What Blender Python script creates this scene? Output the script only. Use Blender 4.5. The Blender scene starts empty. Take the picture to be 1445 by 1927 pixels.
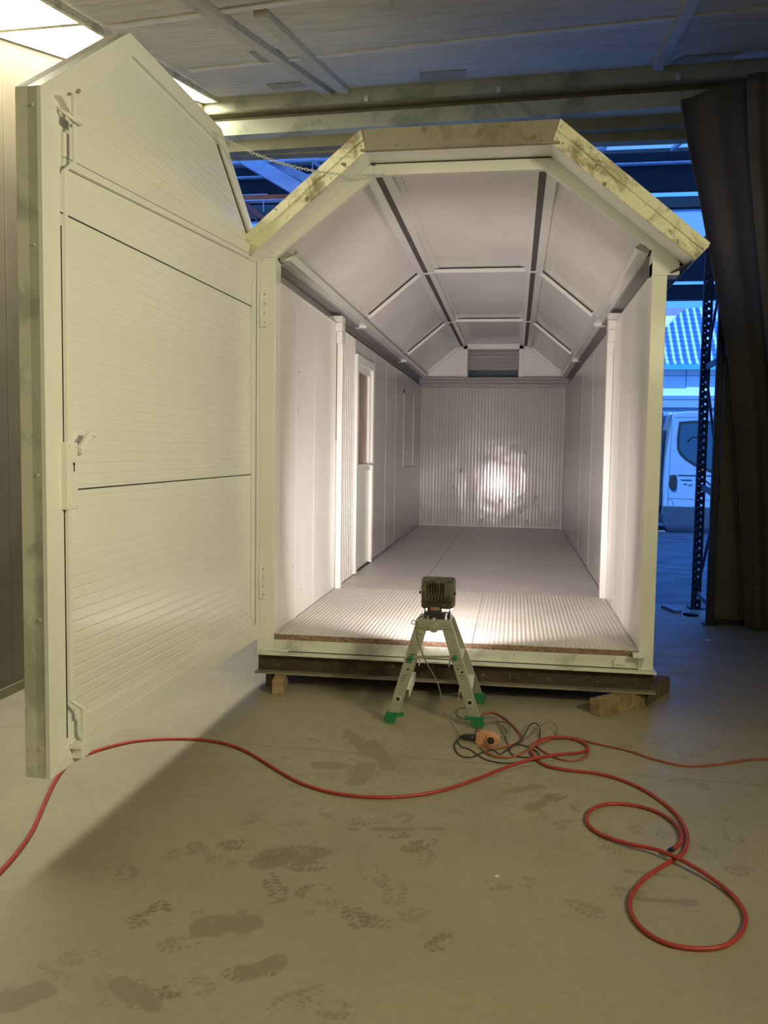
import bpy, bmesh, math, random
import numpy as np
from mathutils import Vector, Matrix, Euler
random.seed(4); rng = np.random.default_rng(7)
S = bpy.context.scene; COL = S.collection
PI = math.pi
def R(d): return math.radians(d)

# ------------------------------------------------------------------ camera
def camera():
    yaw, pit, rol, f = -0.150831, -0.0707166, 0.0140759, 1606.64
    fw = Vector((math.sin(yaw)*math.cos(pit), math.cos(yaw)*math.cos(pit), math.sin(pit)))
    rt = Vector((math.cos(yaw), -math.sin(yaw), 0)); up = rt.cross(fw)
    r2 = rt*math.cos(rol) + up*math.sin(rol); u2 = up*math.cos(rol) - rt*math.sin(rol)
    c = bpy.data.cameras.new('camera'); o = bpy.data.objects.new('camera', c); COL.objects.link(o)
    m = Matrix((r2, u2, -fw)).transposed().to_4x4(); m.translation = Vector((1.58973, -5.55278, 1.60612))
    o.matrix_world = m
    c.sensor_fit = 'VERTICAL'; c.sensor_height = 36; c.lens = f/1927*36
    c.clip_start = 0.05; c.clip_end = 300
    S.camera = o
camera()
# ------------------------------------------------------------------ world, sun, lamps, exposure
S.view_settings.view_transform = 'Standard'; S.view_settings.look = 'None'
S.view_settings.gamma = 1; S.view_settings.use_curve_mapping = False
S.view_settings.exposure = 0.0
W = bpy.data.worlds.new('world'); S.world = W; W.use_nodes = True
bg = W.node_tree.nodes['Background']; bg.inputs[0].default_value = (0.05, 0.23, 1.0, 1); bg.inputs[1].default_value = 2.2
FLOOD_W, ROOM_W, TRAY_E, SUN_E = 57, 114, 18.0, 7.5
def light(name, kind, loc, power, col, size=None, rot=None, target=None, spread=None):
    l = bpy.data.lights.new(name, kind); l.energy = power; l.color = col
    if kind == 'AREA':
        l.shape = 'RECTANGLE'; l.size, l.size_y = size
        if spread: l.spread = spread
    if kind == 'POINT': l.shadow_soft_size = .35
    if kind == 'SUN': l.angle = R(1)
    o = bpy.data.objects.new(name, l); COL.objects.link(o); o.location = loc
    if target is not None: o.rotation_euler = (Vector(target)-Vector(loc)).to_track_quat('-Z', 'Y').to_euler()
    return o
light('sun', 'SUN', (0, 0, 20), SUN_E, (0.22, 0.5, 1.0), target=(5, 11, 5))
WARM = (1.0, 0.90, 0.47)
# out-of-view light: an added gate light, then the fluorescent ceiling lamps behind the camera
light('unseen_workshop_light', 'AREA', (4.7, -4.4, 3.1), ROOM_W*0.47, (1.0, .93, .58), (1.2, .5), target=(-.1, -1.4, 1.7), spread=R(95))  # area light added at the right to brighten the gate
light('unseen_workshop_light', 'POINT', (3.4, -6.2, 3.0), ROOM_W*0.5, WARM)
light('unseen_workshop_light', 'POINT', (0.3, -7.5, 3.0), ROOM_W*0.42, WARM)
# the halogen tube inside the flood lamp on the ladder, shining into the cabin
light('flood_lamp_tube', 'AREA', (1.152, -0.405, 0.765), FLOOD_W*.74, (1.0, 0.87, 0.835), (.16, .10), target=(1.152, 4.6, 1.7), spread=R(122))
light('flood_lamp_reflector', 'AREA', (1.152, -0.404, 0.765), FLOOD_W*.22, (1.0, 0.87, 0.835), (.15, .12), target=(1.152, 4.6, 1.35), spread=R(62))

# ------------------------------------------------------------------ materials
def new_mat(name):
    m = bpy.data.materials.new(name); m.use_nodes = True
    return m, m.node_tree, m.node_tree.nodes['Principled BSDF']
def lk(t, a, b): t.links.new(a, b)
def noise(t, scale, detail=4, rough=.6, vec=None, dist=0):
    n = t.nodes.new('ShaderNodeTexNoise'); n.inputs['Scale'].default_value = scale
    n.inputs['Detail'].default_value = detail; n.inputs['Roughness'].default_value = rough; n.inputs['Distortion'].default_value = dist
    if vec is None: vec = pos(t)
    lk(t, vec, n.inputs['Vector']); return n.outputs['Fac']
def pos(t): return t.nodes.new('ShaderNodeTexCoord').outputs['Object']
def gpos(t): return t.nodes.new('ShaderNodeNewGeometry').outputs['Position']
def math_(t, op, a, b=None, c=None):
    n = t.nodes.new('ShaderNodeMath'); n.operation = op
    for i, v in enumerate((a, b, c)):
        if v is None: continue
        if isinstance(v, (int, float)): n.inputs[i].default_value = v
        else: lk(t, v, n.inputs[i])
    return n.outputs[0]
def ramp(t, fac, stops):
    n = t.nodes.new('ShaderNodeValToRGB'); e = n.color_ramp.elements
    while len(e) < len(stops): e.new(.5)
    for el, (p, c) in zip(e, stops): el.position = p; el.color = tuple(c)+(1,) if len(c) == 3 else c
    lk(t, fac, n.inputs[0]); return n.outputs[0]
def mixc(t, fac, a, b):
    n = t.nodes.new('ShaderNodeMix'); n.data_type = 'RGBA'
    if isinstance(fac, (int, float)): n.inputs[0].default_value = fac
    else: lk(t, fac, n.inputs[0])
    for i, v in ((6, a), (7, b)):
        if isinstance(v, tuple): n.inputs[i].default_value = v+(1,)
        else: lk(t, v, n.inputs[i])
    return n.outputs[2]
def bump(t, b, h, strength, dist=.01, prev=None):
    n = t.nodes.new('ShaderNodeBump'); n.inputs['Strength'].default_value = strength; n.inputs['Distance'].default_value = dist
    lk(t, h, n.inputs['Height'])
    if prev is not None: lk(t, prev, n.inputs['Normal'])
    lk(t, n.outputs[0], b.inputs['Normal']); return n.outputs[0]
def groove(t, axis, spacing, width, offset=0.0):
    sp = t.nodes.new('ShaderNodeSeparateXYZ'); lk(t, gpos(t), sp.inputs[0])
    v = math_(t, 'MULTIPLY', math_(t, 'ADD', sp.outputs[axis], offset), 1/spacing)
    f = math_(t, 'ABSOLUTE', math_(t, 'SUBTRACT', math_(t, 'FRACT', v), .5))
    mr = t.nodes.new('ShaderNodeMapRange'); mr.interpolation_type = 'SMOOTHSTEP'
    mr.inputs[1].default_value = 0; mr.inputs[2].default_value = width/spacing; lk(t, f, mr.inputs[0])
    return mr.outputs[0]
def sine(t, axis, spacing):
    sp = t.nodes.new('ShaderNodeSeparateXYZ'); lk(t, gpos(t), sp.inputs[0])
    return math_(t, 'SINE', math_(t, 'MULTIPLY', sp.outputs[axis], 2*PI/spacing))
def plain(name, col, rough=.6, metal=0, var=.12, scale=6, bmp=0.0, spec=.5):
    m, t, b = new_mat(name)
    c2 = tuple(max(0, v*(1-var*2)) for v in col)
    lk(t, ramp(t, noise(t, scale), [(.3, c2), (.7, col)]), b.inputs['Base Color'])
    b.inputs['Roughness'].default_value = rough; b.inputs['Metallic'].default_value = metal
    b.inputs['Specular IOR Level'].default_value = spec
    if bmp: bump(t, b, noise(t, scale*8), bmp, .003)
    return m
def paint(name, col=(.80, .80, .77), rough=.33, axis=None, spacing=.05, width=.004, depth=.0015, dust=.1, dents=0, wav=0):
    """gloss white paint over sheet steel; axis gives the direction across its pressed grooves"""
    m, t, b = new_mat(name)
    big = noise(t, 1.3, 2, .4, gpos(t)); fine = noise(t, 4, 3, .5, gpos(t))
    f = math_(t, 'MULTIPLY_ADD', fine, .35, math_(t, 'MULTIPLY', big, .65))
    lk(t, ramp(t, f, [(.3, tuple(v*(1-dust*1.1) for v in col)), (.7, col)]), b.inputs['Base Color'])
    lk(t, ramp(t, fine, [(.3, (rough*.92,)*3), (.7, (min(1, rough*1.1),)*3)]), b.inputs['Roughness'])
    b.inputs['Coat Weight'].default_value = .35; b.inputs['Coat Roughness'].default_value = .12
    n = bump(t, b, big, .25, .01)
    if axis is not None:
        h = groove(t, axis, spacing, width)
        n = bump(t, b, h, 1.0, depth, n)
    if wav:
        n = bump(t, b, sine(t, axis, wav), 1.0, .0012, n)
    if dents:
        v = t.nodes.new('ShaderNodeTexVoronoi'); v.inputs['Scale'].default_value = 4.2; lk(t, gpos(t), v.inputs['Vector'])
        mr = t.nodes.new('ShaderNodeMapRange'); mr.interpolation_type = 'SMOOTHSTEP'; mr.inputs[2].default_value = .16
        lk(t, v.outputs['Distance'], mr.inputs[0])
        n = bump(t, b, mr.outputs[0], .9, .010*dents, n)
        n = bump(t, b, noise(t, 3.0, 2, .4), .8, .014*dents, n)
    return m
def galv(name, lo=(.30, .29, .22), hi=(.62, .61, .50), rough=.45, metal=.55, scale=3.5, spots=True):
    m, t, b = new_mat(name)
    f = noise(t, scale, 7, .65, dist=.6)
    c = ramp(t, f, [(.39, lo), (.50, hi), (.8, tuple(v*1.08 for v in hi))])
    if spots:
        c = mixc(t, ramp(t, noise(t, scale*5, 5), [(.60, (0, 0, 0)), (.68, (1, 1, 1))]), c, (.17, .14, .09))
    lk(t, c, b.inputs['Base Color']); b.inputs['Metallic'].default_value = metal
    lk(t, ramp(t, noise(t, 14), [(.3, (rough*.8,)*3), (.7, (rough*1.3,)*3)]), b.inputs['Roughness'])
    bump(t, b, noise(t, 30, 3), .15, .002)
    return m
def emit(name, col, e):
    m, t, b = new_mat(name); b.inputs['Base Color'].default_value = (.8, .8, .8, 1)
    b.inputs['Emission Color'].default_value = col+(1,); b.inputs['Emission Strength'].default_value = e
    return m
M = {}
M['paint'] = paint('white_paint')
M['frame'] = paint('white_frame_paint', (.80, .80, .76), .42, dust=.08)
M['gatepanel'] = paint('gate_panel_paint', (.80, .80, .76), .2, axis=2, spacing=.046, width=.007, depth=.0011, dust=.05)
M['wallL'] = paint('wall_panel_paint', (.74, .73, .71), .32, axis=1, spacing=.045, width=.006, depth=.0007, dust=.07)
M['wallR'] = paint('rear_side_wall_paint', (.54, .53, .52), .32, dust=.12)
M['ribbed'] = paint('ribbed_panel_paint', (.70, .69, .67), .32, dust=.07)
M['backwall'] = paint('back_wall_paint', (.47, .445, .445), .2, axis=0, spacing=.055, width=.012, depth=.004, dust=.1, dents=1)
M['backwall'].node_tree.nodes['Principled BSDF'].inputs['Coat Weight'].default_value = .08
M['roofpanel'] = paint('roof_panel_paint', (.80, .785, .77), .36, axis=0, spacing=.05, width=.006, depth=.0008, dust=.16)
M['dark'] = plain('dark_gap', (.05, .045, .04), .8)
M['grey'] = paint('thin_grey_paint', (.36, .34, .33), .5, dust=.25)
M['galv'] = galv('stained_galvanised', (.30, .26, .16), (.76, .73, .53), .5, .1)
M['galvbrown'] = galv('muddy_galvanised', (.19, .16, .115), (.27, .24, .18), .6, .1, 2.5)
M['galvgrey'] = galv('overspray_galvanised', (.50, .51, .46), (.72, .73, .66), .45, .2, 3, spots=False)
M['header'] = galv('header_sheet', (.32, .34, .25), (.52, .53, .40), .5, .15, 1.4, spots=False)
M['headerbrown'] = plain('brown_beam_paint', (.27, .24, .14), .6)
M['alu'] = plain('aluminium', (.50, .51, .45), .38, .6, .06)
M['green'] = plain('green_plastic', (.02, .20, .07), .45)
M['black'] = plain('black_rubber', (.025, .025, .022), .5)
M['lampbody'] = galv('grimy_lamp_casting', (.012, .008, .006), (.12, .11, .065), .6, .2, 16)
M['red'] = plain('red_rubber_hose', (.46, .055, .045), .45, var=.2, scale=14)
M['orange'] = plain('dirty_orange_cable', (.42, .12, .07), .5, var=.2, scale=14)
M['greycable'] = plain('dusty_grey_cable', (.22, .20, .15), .6)
M['socket'] = plain('peach_plastic', (.72, .36, .20), .5, var=.2, scale=20)
M['slot'] = plain('dark_slot', (.10, .092, .088), .7)
M['batten'] = plain('batten_paint', (.58, .55, .48), .5)
M['rust'] = galv('rusty_primer', (.045, .028, .02), (.075, .05, .038), .7, .2, 5)
M['wood'] = plain('sawn_timber', (.42, .30, .16), .8, var=.3, scale=18, bmp=.3)
M['wooddark'] = plain('dirty_timber', (.22, .16, .09), .85, var=.3, scale=12, bmp=.3)
M['chip'] = plain('chipboard_edge', (.42, .27, .19), .85, var=.35, scale=60, bmp=.5)
M['film'] = plain('masking_film', (.34, .22, .18), .3, var=.3, scale=3)
M['steelblue'] = plain('dark_blue_steel', (.04, .05, .075), .5, .3)
M['bracket'] = plain('pale_blue_grey_steel', (.28, .36, .42), .5, .3)
M['orangebeam'] = plain('orange_steel', (.62, .16, .03), .5)
M['bluesteel'] = plain('pale_truss_steel', (.55, .58, .62), .5)
M['roofsheet'] = plain('hall_roof_sheet', (.55, .58, .62), .5)
def translucent_sheet():
    m, t, b = new_mat('translucent_corrugated_sheet'); b.inputs['Base Color'].default_value = (.6, .64, .7, 1); b.inputs['Roughness'].default_value = .6
    tr = t.nodes.new('ShaderNodeBsdfTranslucent'); tr.inputs[0].default_value = (.75, .8, .9, 1)
    mx = t.nodes.new('ShaderNodeMixShader'); mx.inputs[0].default_value = .65
    lk(t, b.outputs[0], mx.inputs[1]); lk(t, tr.outputs[0], mx.inputs[2]); lk(t, mx.outputs[0], t.nodes['Material Output'].inputs[0])
    bump(t, b, sine(t, 0, .08), 1, .01); return m
M['sheet'] = translucent_sheet()
M['hallbeam'] = plain('hall_beam_dark', (.012, .013, .016), .8)
M['darkwall'] = plain('dark_hall_wall', (.02, .022, .03), .8)
M['chrome'] = plain('nickel', (.7, .72, .75), .2, 1, .02)
M['white'] = plain('white_plastic', (.8, .8, .76), .5, var=.04)
M['tube'] = emit('lit_diffuser', (1.0, .95, .76), TRAY_E)
M['foil'] = galv('lamp_tray_sheet', (.4, .38, .28), (.7, .68, .52), .35, .6, 6)

def brown_wall():
    m, t, b = new_mat('brown_sandwich_panel')
    lk(t, ramp(t, noise(t, 2, 6), [(.3, (.12, .10, .06)), (.7, (.18, .155, .10))]), b.inputs['Base Color'])
    b.inputs['Roughness'].default_value = .55
    bump(t, b, groove(t, 1, 1.0, .01), 1, .006); return m
M['wall'] = brown_wall()
def ceiling_mat():
    m, t, b = new_mat('ceiling_panel')
    st = t.nodes.new('ShaderNodeMapping'); st.inputs['Scale'].default_value = (.35, 3, 3); lk(t, gpos(t), st.inputs[0])
    c = ramp(t, noise(t, 6, 7, .7, st.outputs[0]), [(.28, (.38, .33, .27)), (.5, (.62, .58, .51)), (.75, (.68, .64, .57))])
    g = groove(t, 1, .06, .007)
    lk(t, mixc(t, g, (.48, .44, .38), c), b.inputs['Base Color'])
    b.inputs['Roughness'].default_value = .6; bump(t, b, g, .7, .0015); return m
M['ceiling'] = ceiling_mat()
def floor_mat():
    m, t, b = new_mat('dusty_concrete')
    a = t.nodes.new('ShaderNodeAttribute'); a.attribute_name = 'mud'
    base = ramp(t, noise(t, .8, 6, .6, gpos(t)), [(.3, (.30, .265, .185)), (.7, (.38, .345, .25))])
    base = mixc(t, ramp(t, noise(t, 25, 6, .7, gpos(t)), [(.45, (0, 0, 0)), (.8, (.35, .35, .35))]), base, (.21, .18, .12))
    c = mixc(t, math_(t, 'MULTIPLY', a.outputs['Fac'], .75), base, (.15, .115, .065))
    lk(t, c, b.inputs['Base Color'])
    lk(t, ramp(t, noise(t, 5, 5, .6, gpos(t)), [(.3, (.42,)*3), (.7, (.62,)*3)]), b.inputs['Roughness'])
    bump(t, b, noise(t, 60, 4, .6, gpos(t)), .15, .002); return m
M['floor'] = floor_mat()
M['yard'] = plain('yard_ground', (.30, .29, .28), .8, var=.3, scale=2.5, bmp=.4)
def mat_front():
    m, t, b = new_mat('ribbed_rubber_mat_painted')
    st = t.nodes.new('ShaderNodeMapping'); lk(t, gpos(t), st.inputs[0])
    lk(t, ramp(t, noise(t, 1.5, 5), [(.3, (.60, .57, .53)), (.7, (.70, .67, .62))]), b.inputs['Base Color'])
    b.inputs['Roughness'].default_value = .5
    n = bump(t, b, sine(t, 0, .030), 1, .0022)
    return m
M['matfront'] = mat_front()
def mat_rear():
    m, t, b = new_mat('mesh_pattern_floor_painted')
    lk(t, ramp(t, noise(t, 1.2, 5), [(.3, (.58, .55, .55)), (.7, (.66, .63, .63))]), b.inputs['Base Color'])
    b.inputs['Roughness'].default_value = .27
    h = math_(t, 'MULTIPLY', sine(t, 0, .034), sine(t, 1, .06))
    bump(t, b, h, 1, .0045); return m
M['matrear'] = mat_rear()
def curtain_mat(name, col):
    m, t, b = new_mat(name)
    lk(t, ramp(t, noise(t, 1.6, 5), [(.3, tuple(v*.6 for v in col)), (.7, col)]), b.inputs['Base Color'])
    b.inputs['Roughness'].default_value = .75; b.inputs['Sheen Weight'].default_value = .2
    bump(t, b, noise(t, 3, 3), .5, .03)
    tr = t.nodes.new('ShaderNodeBsdfTranslucent'); tr.inputs[0].default_value = (.5, .5, .5, 1)
    mx = t.nodes.new('ShaderNodeMixShader'); mx.inputs[0].default_value = .27
    lk(t, b.outputs[0], mx.inputs[1]); lk(t, tr.outputs[0], mx.inputs[2]); lk(t, mx.outputs[0], t.nodes['Material Output'].inputs[0]); return m
M['curtain'] = curtain_mat('olive_tarpaulin', (.19, .15, .075))
M['curtain2'] = curtain_mat('grey_tarpaulin', (.22, .20, .19))
def tile_mat():
    m, t, b = new_mat('roof_tiles')
    h1 = sine(t, 0, .30); sp = t.nodes.new('ShaderNodeSeparateXYZ'); lk(t, gpos(t), sp.inputs[0])
    fr = math_(t, 'FRACT', math_(t, 'MULTIPLY', sp.outputs[2], 1/.22))
    h = math_(t, 'MULTIPLY_ADD', fr, -.8, h1)
    c = ramp(t, math_(t, 'MULTIPLY', math_(t, 'ADD', h, 2), .33), [(.2, (.05, .09, .20)), (.55, (.16, .30, .62)), (.85, (.75, .8, .95))])  # sun glints on tile crests and dark hollows painted into the colour
    lk(t, c, b.inputs['Base Color']); b.inputs['Roughness'].default_value = .3
    bump(t, b, h, 1, .06); return m
M['tiles'] = tile_mat()
M['bluetruck'] = plain('truck_paint_blue_tint', (.30, .37, .45), .35, var=.02)  # white paint with the blue of the daylight tinted into it
M['truckgrey'] = plain('truck_grey_bumper', (.05, .06, .08), .6)
M['darkblue'] = plain('dark_blue_tarp', (.02, .03, .06), .6)
m_, t_, b_ = new_mat('truck_glass'); b_.inputs['Base Color'].default_value = (.03, .07, .09, 1); b_.inputs['Roughness'].default_value = .08; M['glass'] = m_
M['housewall'] = plain('house_white_render', (.9, .9, .88), .8, var=.02)
M['leadblue'] = plain('zinc_gutter', (.12, .42, .50), .5)
M['terracotta'] = plain('red_brown_roof', (.30, .22, .28), .7)

# ------------------------------------------------------------------ mesh helpers
class MB:
    def __init__(s): s.bm = bmesh.new()
    def poly(s, pts, faces):
        v = [s.bm.verts.new(p) for p in pts]
        for f in faces:
            try: s.bm.faces.new([v[i] for i in f])
            except ValueError: pass
        return s
    def box(s, x0, x1, y0, y1, z0, z1):
        p = [(x, y, z) for z in (z0, z1) for y in (y0, y1) for x in (x0, x1)]
        return s.poly(p, [(0, 2, 3, 1), (4, 5, 7, 6), (0, 1, 5, 4), (2, 6, 7, 3), (0, 4, 6, 2), (1, 3, 7, 5)])
    def obox(s, p, ax, ay, az):
        """box from corner p along three edge vectors"""
        p, ax, ay, az = map(Vector, (p, ax, ay, az))
        q = [p+ax*i+ay*j+az*k for k in (0, 1) for j in (0, 1) for i in (0, 1)]
        return s.poly(q, [(0, 2, 3, 1), (4, 5, 7, 6), (0, 1, 5, 4), (2, 6, 7, 3), (0, 4, 6, 2), (1, 3, 7, 5)])
    def prism(s, prof, d):
        """closed polygon (3D points) extruded by vector d"""
        n = len(prof); d = Vector(d); a = [Vector(p) for p in prof]
        return s.poly(a+[p+d for p in a], [tuple(range(n-1, -1, -1)), tuple(range(n, 2*n))]+[(i, (i+1) % n, n+(i+1) % n, n+i) for i in range(n)])
    def tube(s, pts, r, seg=8, closed=False, smooth=True):
        P = [Vector(p) for p in pts]; n = len(P); rings = []; up = Vector((0, 0, 1)); nrm = None
        for i in range(n):
            a = P[(i-1) % n] if (closed or i) else P[i]; b = P[(i+1) % n] if (closed or i < n-1) else P[i]
            t = (b-a).normalized()
            if nrm is None:
                nrm = t.cross(up); nrm = nrm if nrm.length > .1 else t.cross(Vector((1, 0, 0))); nrm.normalize()
            nrm = (nrm-t*nrm.dot(t)).normalized(); bi = t.cross(nrm)
            rr = r[i] if hasattr(r, '__len__') else r
            rings.append([s.bm.verts.new(P[i]+nrm*math.cos(2*PI*k/seg)*rr+bi*math.sin(2*PI*k/seg)*rr) for k in range(seg)])
        for i in range(n if closed else n-1):
            A, B = rings[i], rings[(i+1) % n]
            for k in range(seg):
                f = s.bm.faces.new((A[k], A[(k+1) % seg], B[(k+1) % seg], B[k])); f.smooth = smooth
        if not closed: s.bm.faces.new(rings[0][::-1]); s.bm.faces.new(rings[-1])
        return s
    def disc(s, c, ax, r, h, seg=20):
        c = Vector(c); ax = Vector(ax).normalized()
        return s.tube([c, c+ax*h], r, seg, smooth=False)
    def build(s, name, mat, parent=None, bevel=0, smooth=False, kind=None):
        bm = s.bm; bmesh.ops.recalc_face_normals(bm, faces=bm.faces[:])
        co = np.array([v.co[:] for v in bm.verts]); c = Vector((co.min(0)+co.max(0))/2)
        if parent is None: c.z = float(co[:, 2].min())
        for v in bm.verts: v.co -= c
        me = bpy.data.meshes.new(name); bm.to_mesh(me); bm.free()
        me.materials.append(M[mat] if isinstance(mat, str) else mat)
        if smooth:
            for p in me.polygons: p.use_smooth = True
        o = bpy.data.objects.new(name, me); COL.objects.link(o)
        w = Vector((0, 0, 0)); q = parent
        while q is not None: w += q.location; q = q.parent
        o.location = c-w; o.parent = parent
        if bevel:
            b = o.modifiers.new('bevel', 'BEVEL'); b.width = bevel; b.segments = 2; b.limit_method = 'ANGLE'; b.angle_limit = R(40)
        if kind: o['kind'] = kind
        return o
def tag(o, label, cat, group=None):
    o['label'] = label; o['category'] = cat
    if group: o['group'] = group
    return o
def root(name, loc, label, cat, group=None):
    o = bpy.data.objects.new(name, None); o.empty_display_size = .1; COL.objects.link(o); o.location = loc
    return tag(o, label, cat, group)
def struct(o): o['kind'] = 'structure'; return o
def smooth_path(pts, n=6):
    P = [Vector(p) for p in pts]; out = []
    for i in range(len(P)-1):
        a = P[i-1] if i else P[0]*2-P[1]; b, c = P[i], P[i+1]; d = P[i+2] if i+2 < len(P) else P[-1]*2-P[-2]
        for k in range(n):
            t = k/n
            out.append(.5*((2*b)+(c-a)*t+(2*a-5*b+4*c-d)*t*t+(3*b-a-3*c+d)*t**3))
    out.append(P[-1]); return out

# ------------------------------------------------------------------ floor with muddy boot prints
FP = [(0.635,-0.905),(0.741,-0.93),(0.95,-0.979),(0.816,-0.979),(0.55,-1.004),(0.584,-1.607),(0.698,-1.53),(0.808,-1.408),(0.922,-1.438),(1.316,-0.969),(1.447,-1.338),(0.313,-2.413),(0.366,-2.366),(0.519,-2.305),(0.687,-2.345),(0.764,-2.307),(0.853,-2.314),(0.858,-2.425),(0.746,-2.59),(0.9,-2.601),(0.365,-2.895),(0.4,-2.82),(0.591,-2.838),(0.553,-3.007),(1.137,-2.479),(1.2,-2.566),(0.962,-2.702),(1.074,-2.735),(1.164,-2.77),(1.283,-2.697),(1.39,-2.858),(0.81,-3.134),(0.866,-3.097),(0.53,-3.274),(0.628,-3.232),(0.701,-3.206),(0.426,-3.267),(1.123,-2.095),(1.244,-2.172),(1.275,-2.26),(1.068,-2.43),(0.68,-2.073),(0.814,-1.938),(0.991,-1.988),(1.147,-1.932),(1.553,-2.444),(1.691,-2.399),(1.558,-1.619),(1.707,-1.528),(1.817,-1.571),(1.919,-1.674),(1.988,-1.936),(2.038,-2.074),(1.872,-1.852),(1.726,-1.768),(2.218,-0.75),(2.424,-0.71),(2.538,-0.858),(2.71,-0.698),(2.869,-0.623),(2.438,-1.256),(2.554,-1.302),(2.152,-1.854),(2.257,-1.886),(2.52,-1.677),(2.543,-1.859),(2.383,-2.011),(2.508,-2.168),(2.037,-2.416),(1.873,-2.556),(0.173,-2.592),(0.269,-3.131),(0.229,-3.249),(1.131,-3.243),(0.999,-3.217),(1.318,-1.398),(1.606,-1.413),(2.007,-1.194),(0.484,-2.055),(0.501,-2.446)]
STRONG = {13,14,15,16,17,18,19,20,21,27,28,30,31,32,33,34,37,38,49,50,1,3}
SM = [((0.68,-0.821),(0.851,-1.184),0.05),((0.852,-1.016),(0.99,-1.351),0.07),((0.878,-1.335),(0.863,-1.554),0.08),((0.744,-1.361),(0.637,-1.381),0.07),((0.734,-2.359),(0.664,-2.417),0.09),((0.853,-2.314),(0.807,-2.391),0.06),((0.641,-2.846),(0.819,-2.673),0.015),((0.588,-2.906),(0.723,-2.865),0.08),((0.893,-2.086),(1.474,-1.979),0.02),((1.805,-1.573),(1.704,-1.714),0.06),((0.806,-3.121),(0.887,-3.051),0.06),((1.734,-1.457),(1.582,-1.551),0.05),((2.052,-2.451),(2.255,-2.452),0.03),((2.058,-2.25),(2.275,-2.253),0.03),((0.446,-3.238),(0.596,-3.312),0.05),((0.161,-3.388),(0.224,-3.328),0.08)]
def vnoise(X, Y, sc, seed):
    r = np.random.default_rng(seed).random((257, 257))
    x, y = (X*sc) % 256, (Y*sc) % 256; i, j = x.astype(int), y.astype(int); fx, fy = x-i, y-j
    fx = fx*fx*(3-2*fx); fy = fy*fy*(3-2*fy)
    return (r[i, j]*(1-fx)+r[i+1, j]*fx)*(1-fy)+(r[i, j+1]*(1-fx)+r[i+1, j+1]*fx)*fy
def fbm(X, Y, sc, seed): return sum(vnoise(X, Y, sc*2**k, seed+k)/2**k for k in range(4))/1.875
def floor():
    xs = np.concatenate([[-1.61, -.9, -.6, -.3], np.arange(-.1, 3.2, .0075), [3.4, 3.7, 4.0, 4.5, 5.0]])
    ys = np.concatenate([[-10, -7, -5, -4], np.arange(-3.6, -.3, .0075), [-.1, .5, 1, 2, 3, 3.95]])
    X, Y = np.meshgrid(xs, ys); sh = X.shape
    mud = np.zeros(sh); nz = fbm(X+7, Y+11, 22, 3); nb = fbm(X+3, Y+5, 4, 9)
    r2 = np.random.default_rng(2)
    for k, (px, py) in enumerate(FP):
        ang = r2.uniform(-.5, .5)+(0.35 if k % 3 else 2.2)+(1.2 if k % 5 == 0 else 0)
        dx, dy = X-px, Y-py; u = dx*math.cos(ang)+dy*math.sin(ang); w = -dx*math.sin(ang)+dy*math.cos(ang)
        L = r2.uniform(.055, .10); wd = .042
        sole = ((u/L)**2+(w/(wd*(1-.2*np.sin(u/L*2))))**2) < 1
        lug = ((np.mod(u+np.abs(w)*.3+(w > 0)*.012+(nb-.5)*.03, .026) < .016) & (np.abs(w) > .006))
        s = (1.0 if k in STRONG else .62)*r2.uniform(.7, 1)
        mud = np.maximum(mud, np.where(sole & lug & (nz > .44), s, 0))
        mud = np.maximum(mud, np.where(sole & (nz > .58), s*.4, 0))
    for (a, b, wd) in SM:
        ax, ay = a; bx, by = b; tx, ty = bx-ax, by-ay; l2 = tx*tx+ty*ty
        h = np.clip(((X-ax)*tx+(Y-ay)*ty)/l2, 0, 1); d = np.hypot(X-ax-h*tx, Y-ay-h*ty)+(nz-.5)*.06
        mud = np.maximum(mud, .75*np.clip((wd*.75-d)/.012, 0, 1)*(.7+.3*nz))
    # general trodden dirt in front of the ladder
    d = np.exp(-(((X-1.0)/1.3)**2+((Y+1.3)/.75)**2))
    mud = np.maximum(mud, np.clip((nb+.3*nz-.62)*2.2, 0, 1)*.5*d)
    mud = np.maximum(mud, np.clip((fbm(X, Y, 45, 20)-.62)*6, 0, 1)*.5*d)
    # saw-cut joints
    jy = -1.135-.03*np.clip(X+.5, 0, 4)
    mud = np.where(np.abs(Y-jy) < .004, .9, mud)
    ny, nx = sh; co = np.zeros((ny*nx, 3)); co[:, 0] = X.ravel(); co[:, 1] = Y.ravel()
    me = bpy.data.meshes.new('floor'); idx = np.arange(ny*nx).reshape(ny, nx)
    q = np.stack([idx[:-1, :-1], idx[:-1, 1:], idx[1:, 1:], idx[1:, :-1]], -1).reshape(-1, 4)
    me.vertices.add(len(co)); me.vertices.foreach_set('co', co.ravel())
    me.loops.add(q.size); me.loops.foreach_set('vertex_index', q.ravel())
    me.polygons.add(len(q)); me.polygons.foreach_set('loop_start', np.arange(0, q.size, 4)); me.polygons.foreach_set('loop_total', np.full(len(q), 4))
    me.update(calc_edges=True)
    at = me.attributes.new('mud', 'FLOAT', 'POINT'); at.data.foreach_set('value', mud.ravel().astype(np.float32))
    me.materials.append(M['floor']); o = bpy.data.objects.new('floor', me); COL.objects.link(o); struct(o)
floor()
struct(MB().box(-12, 60, 3.95, 70, -.06, -.001).build('yard_ground', 'yard'))

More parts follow.
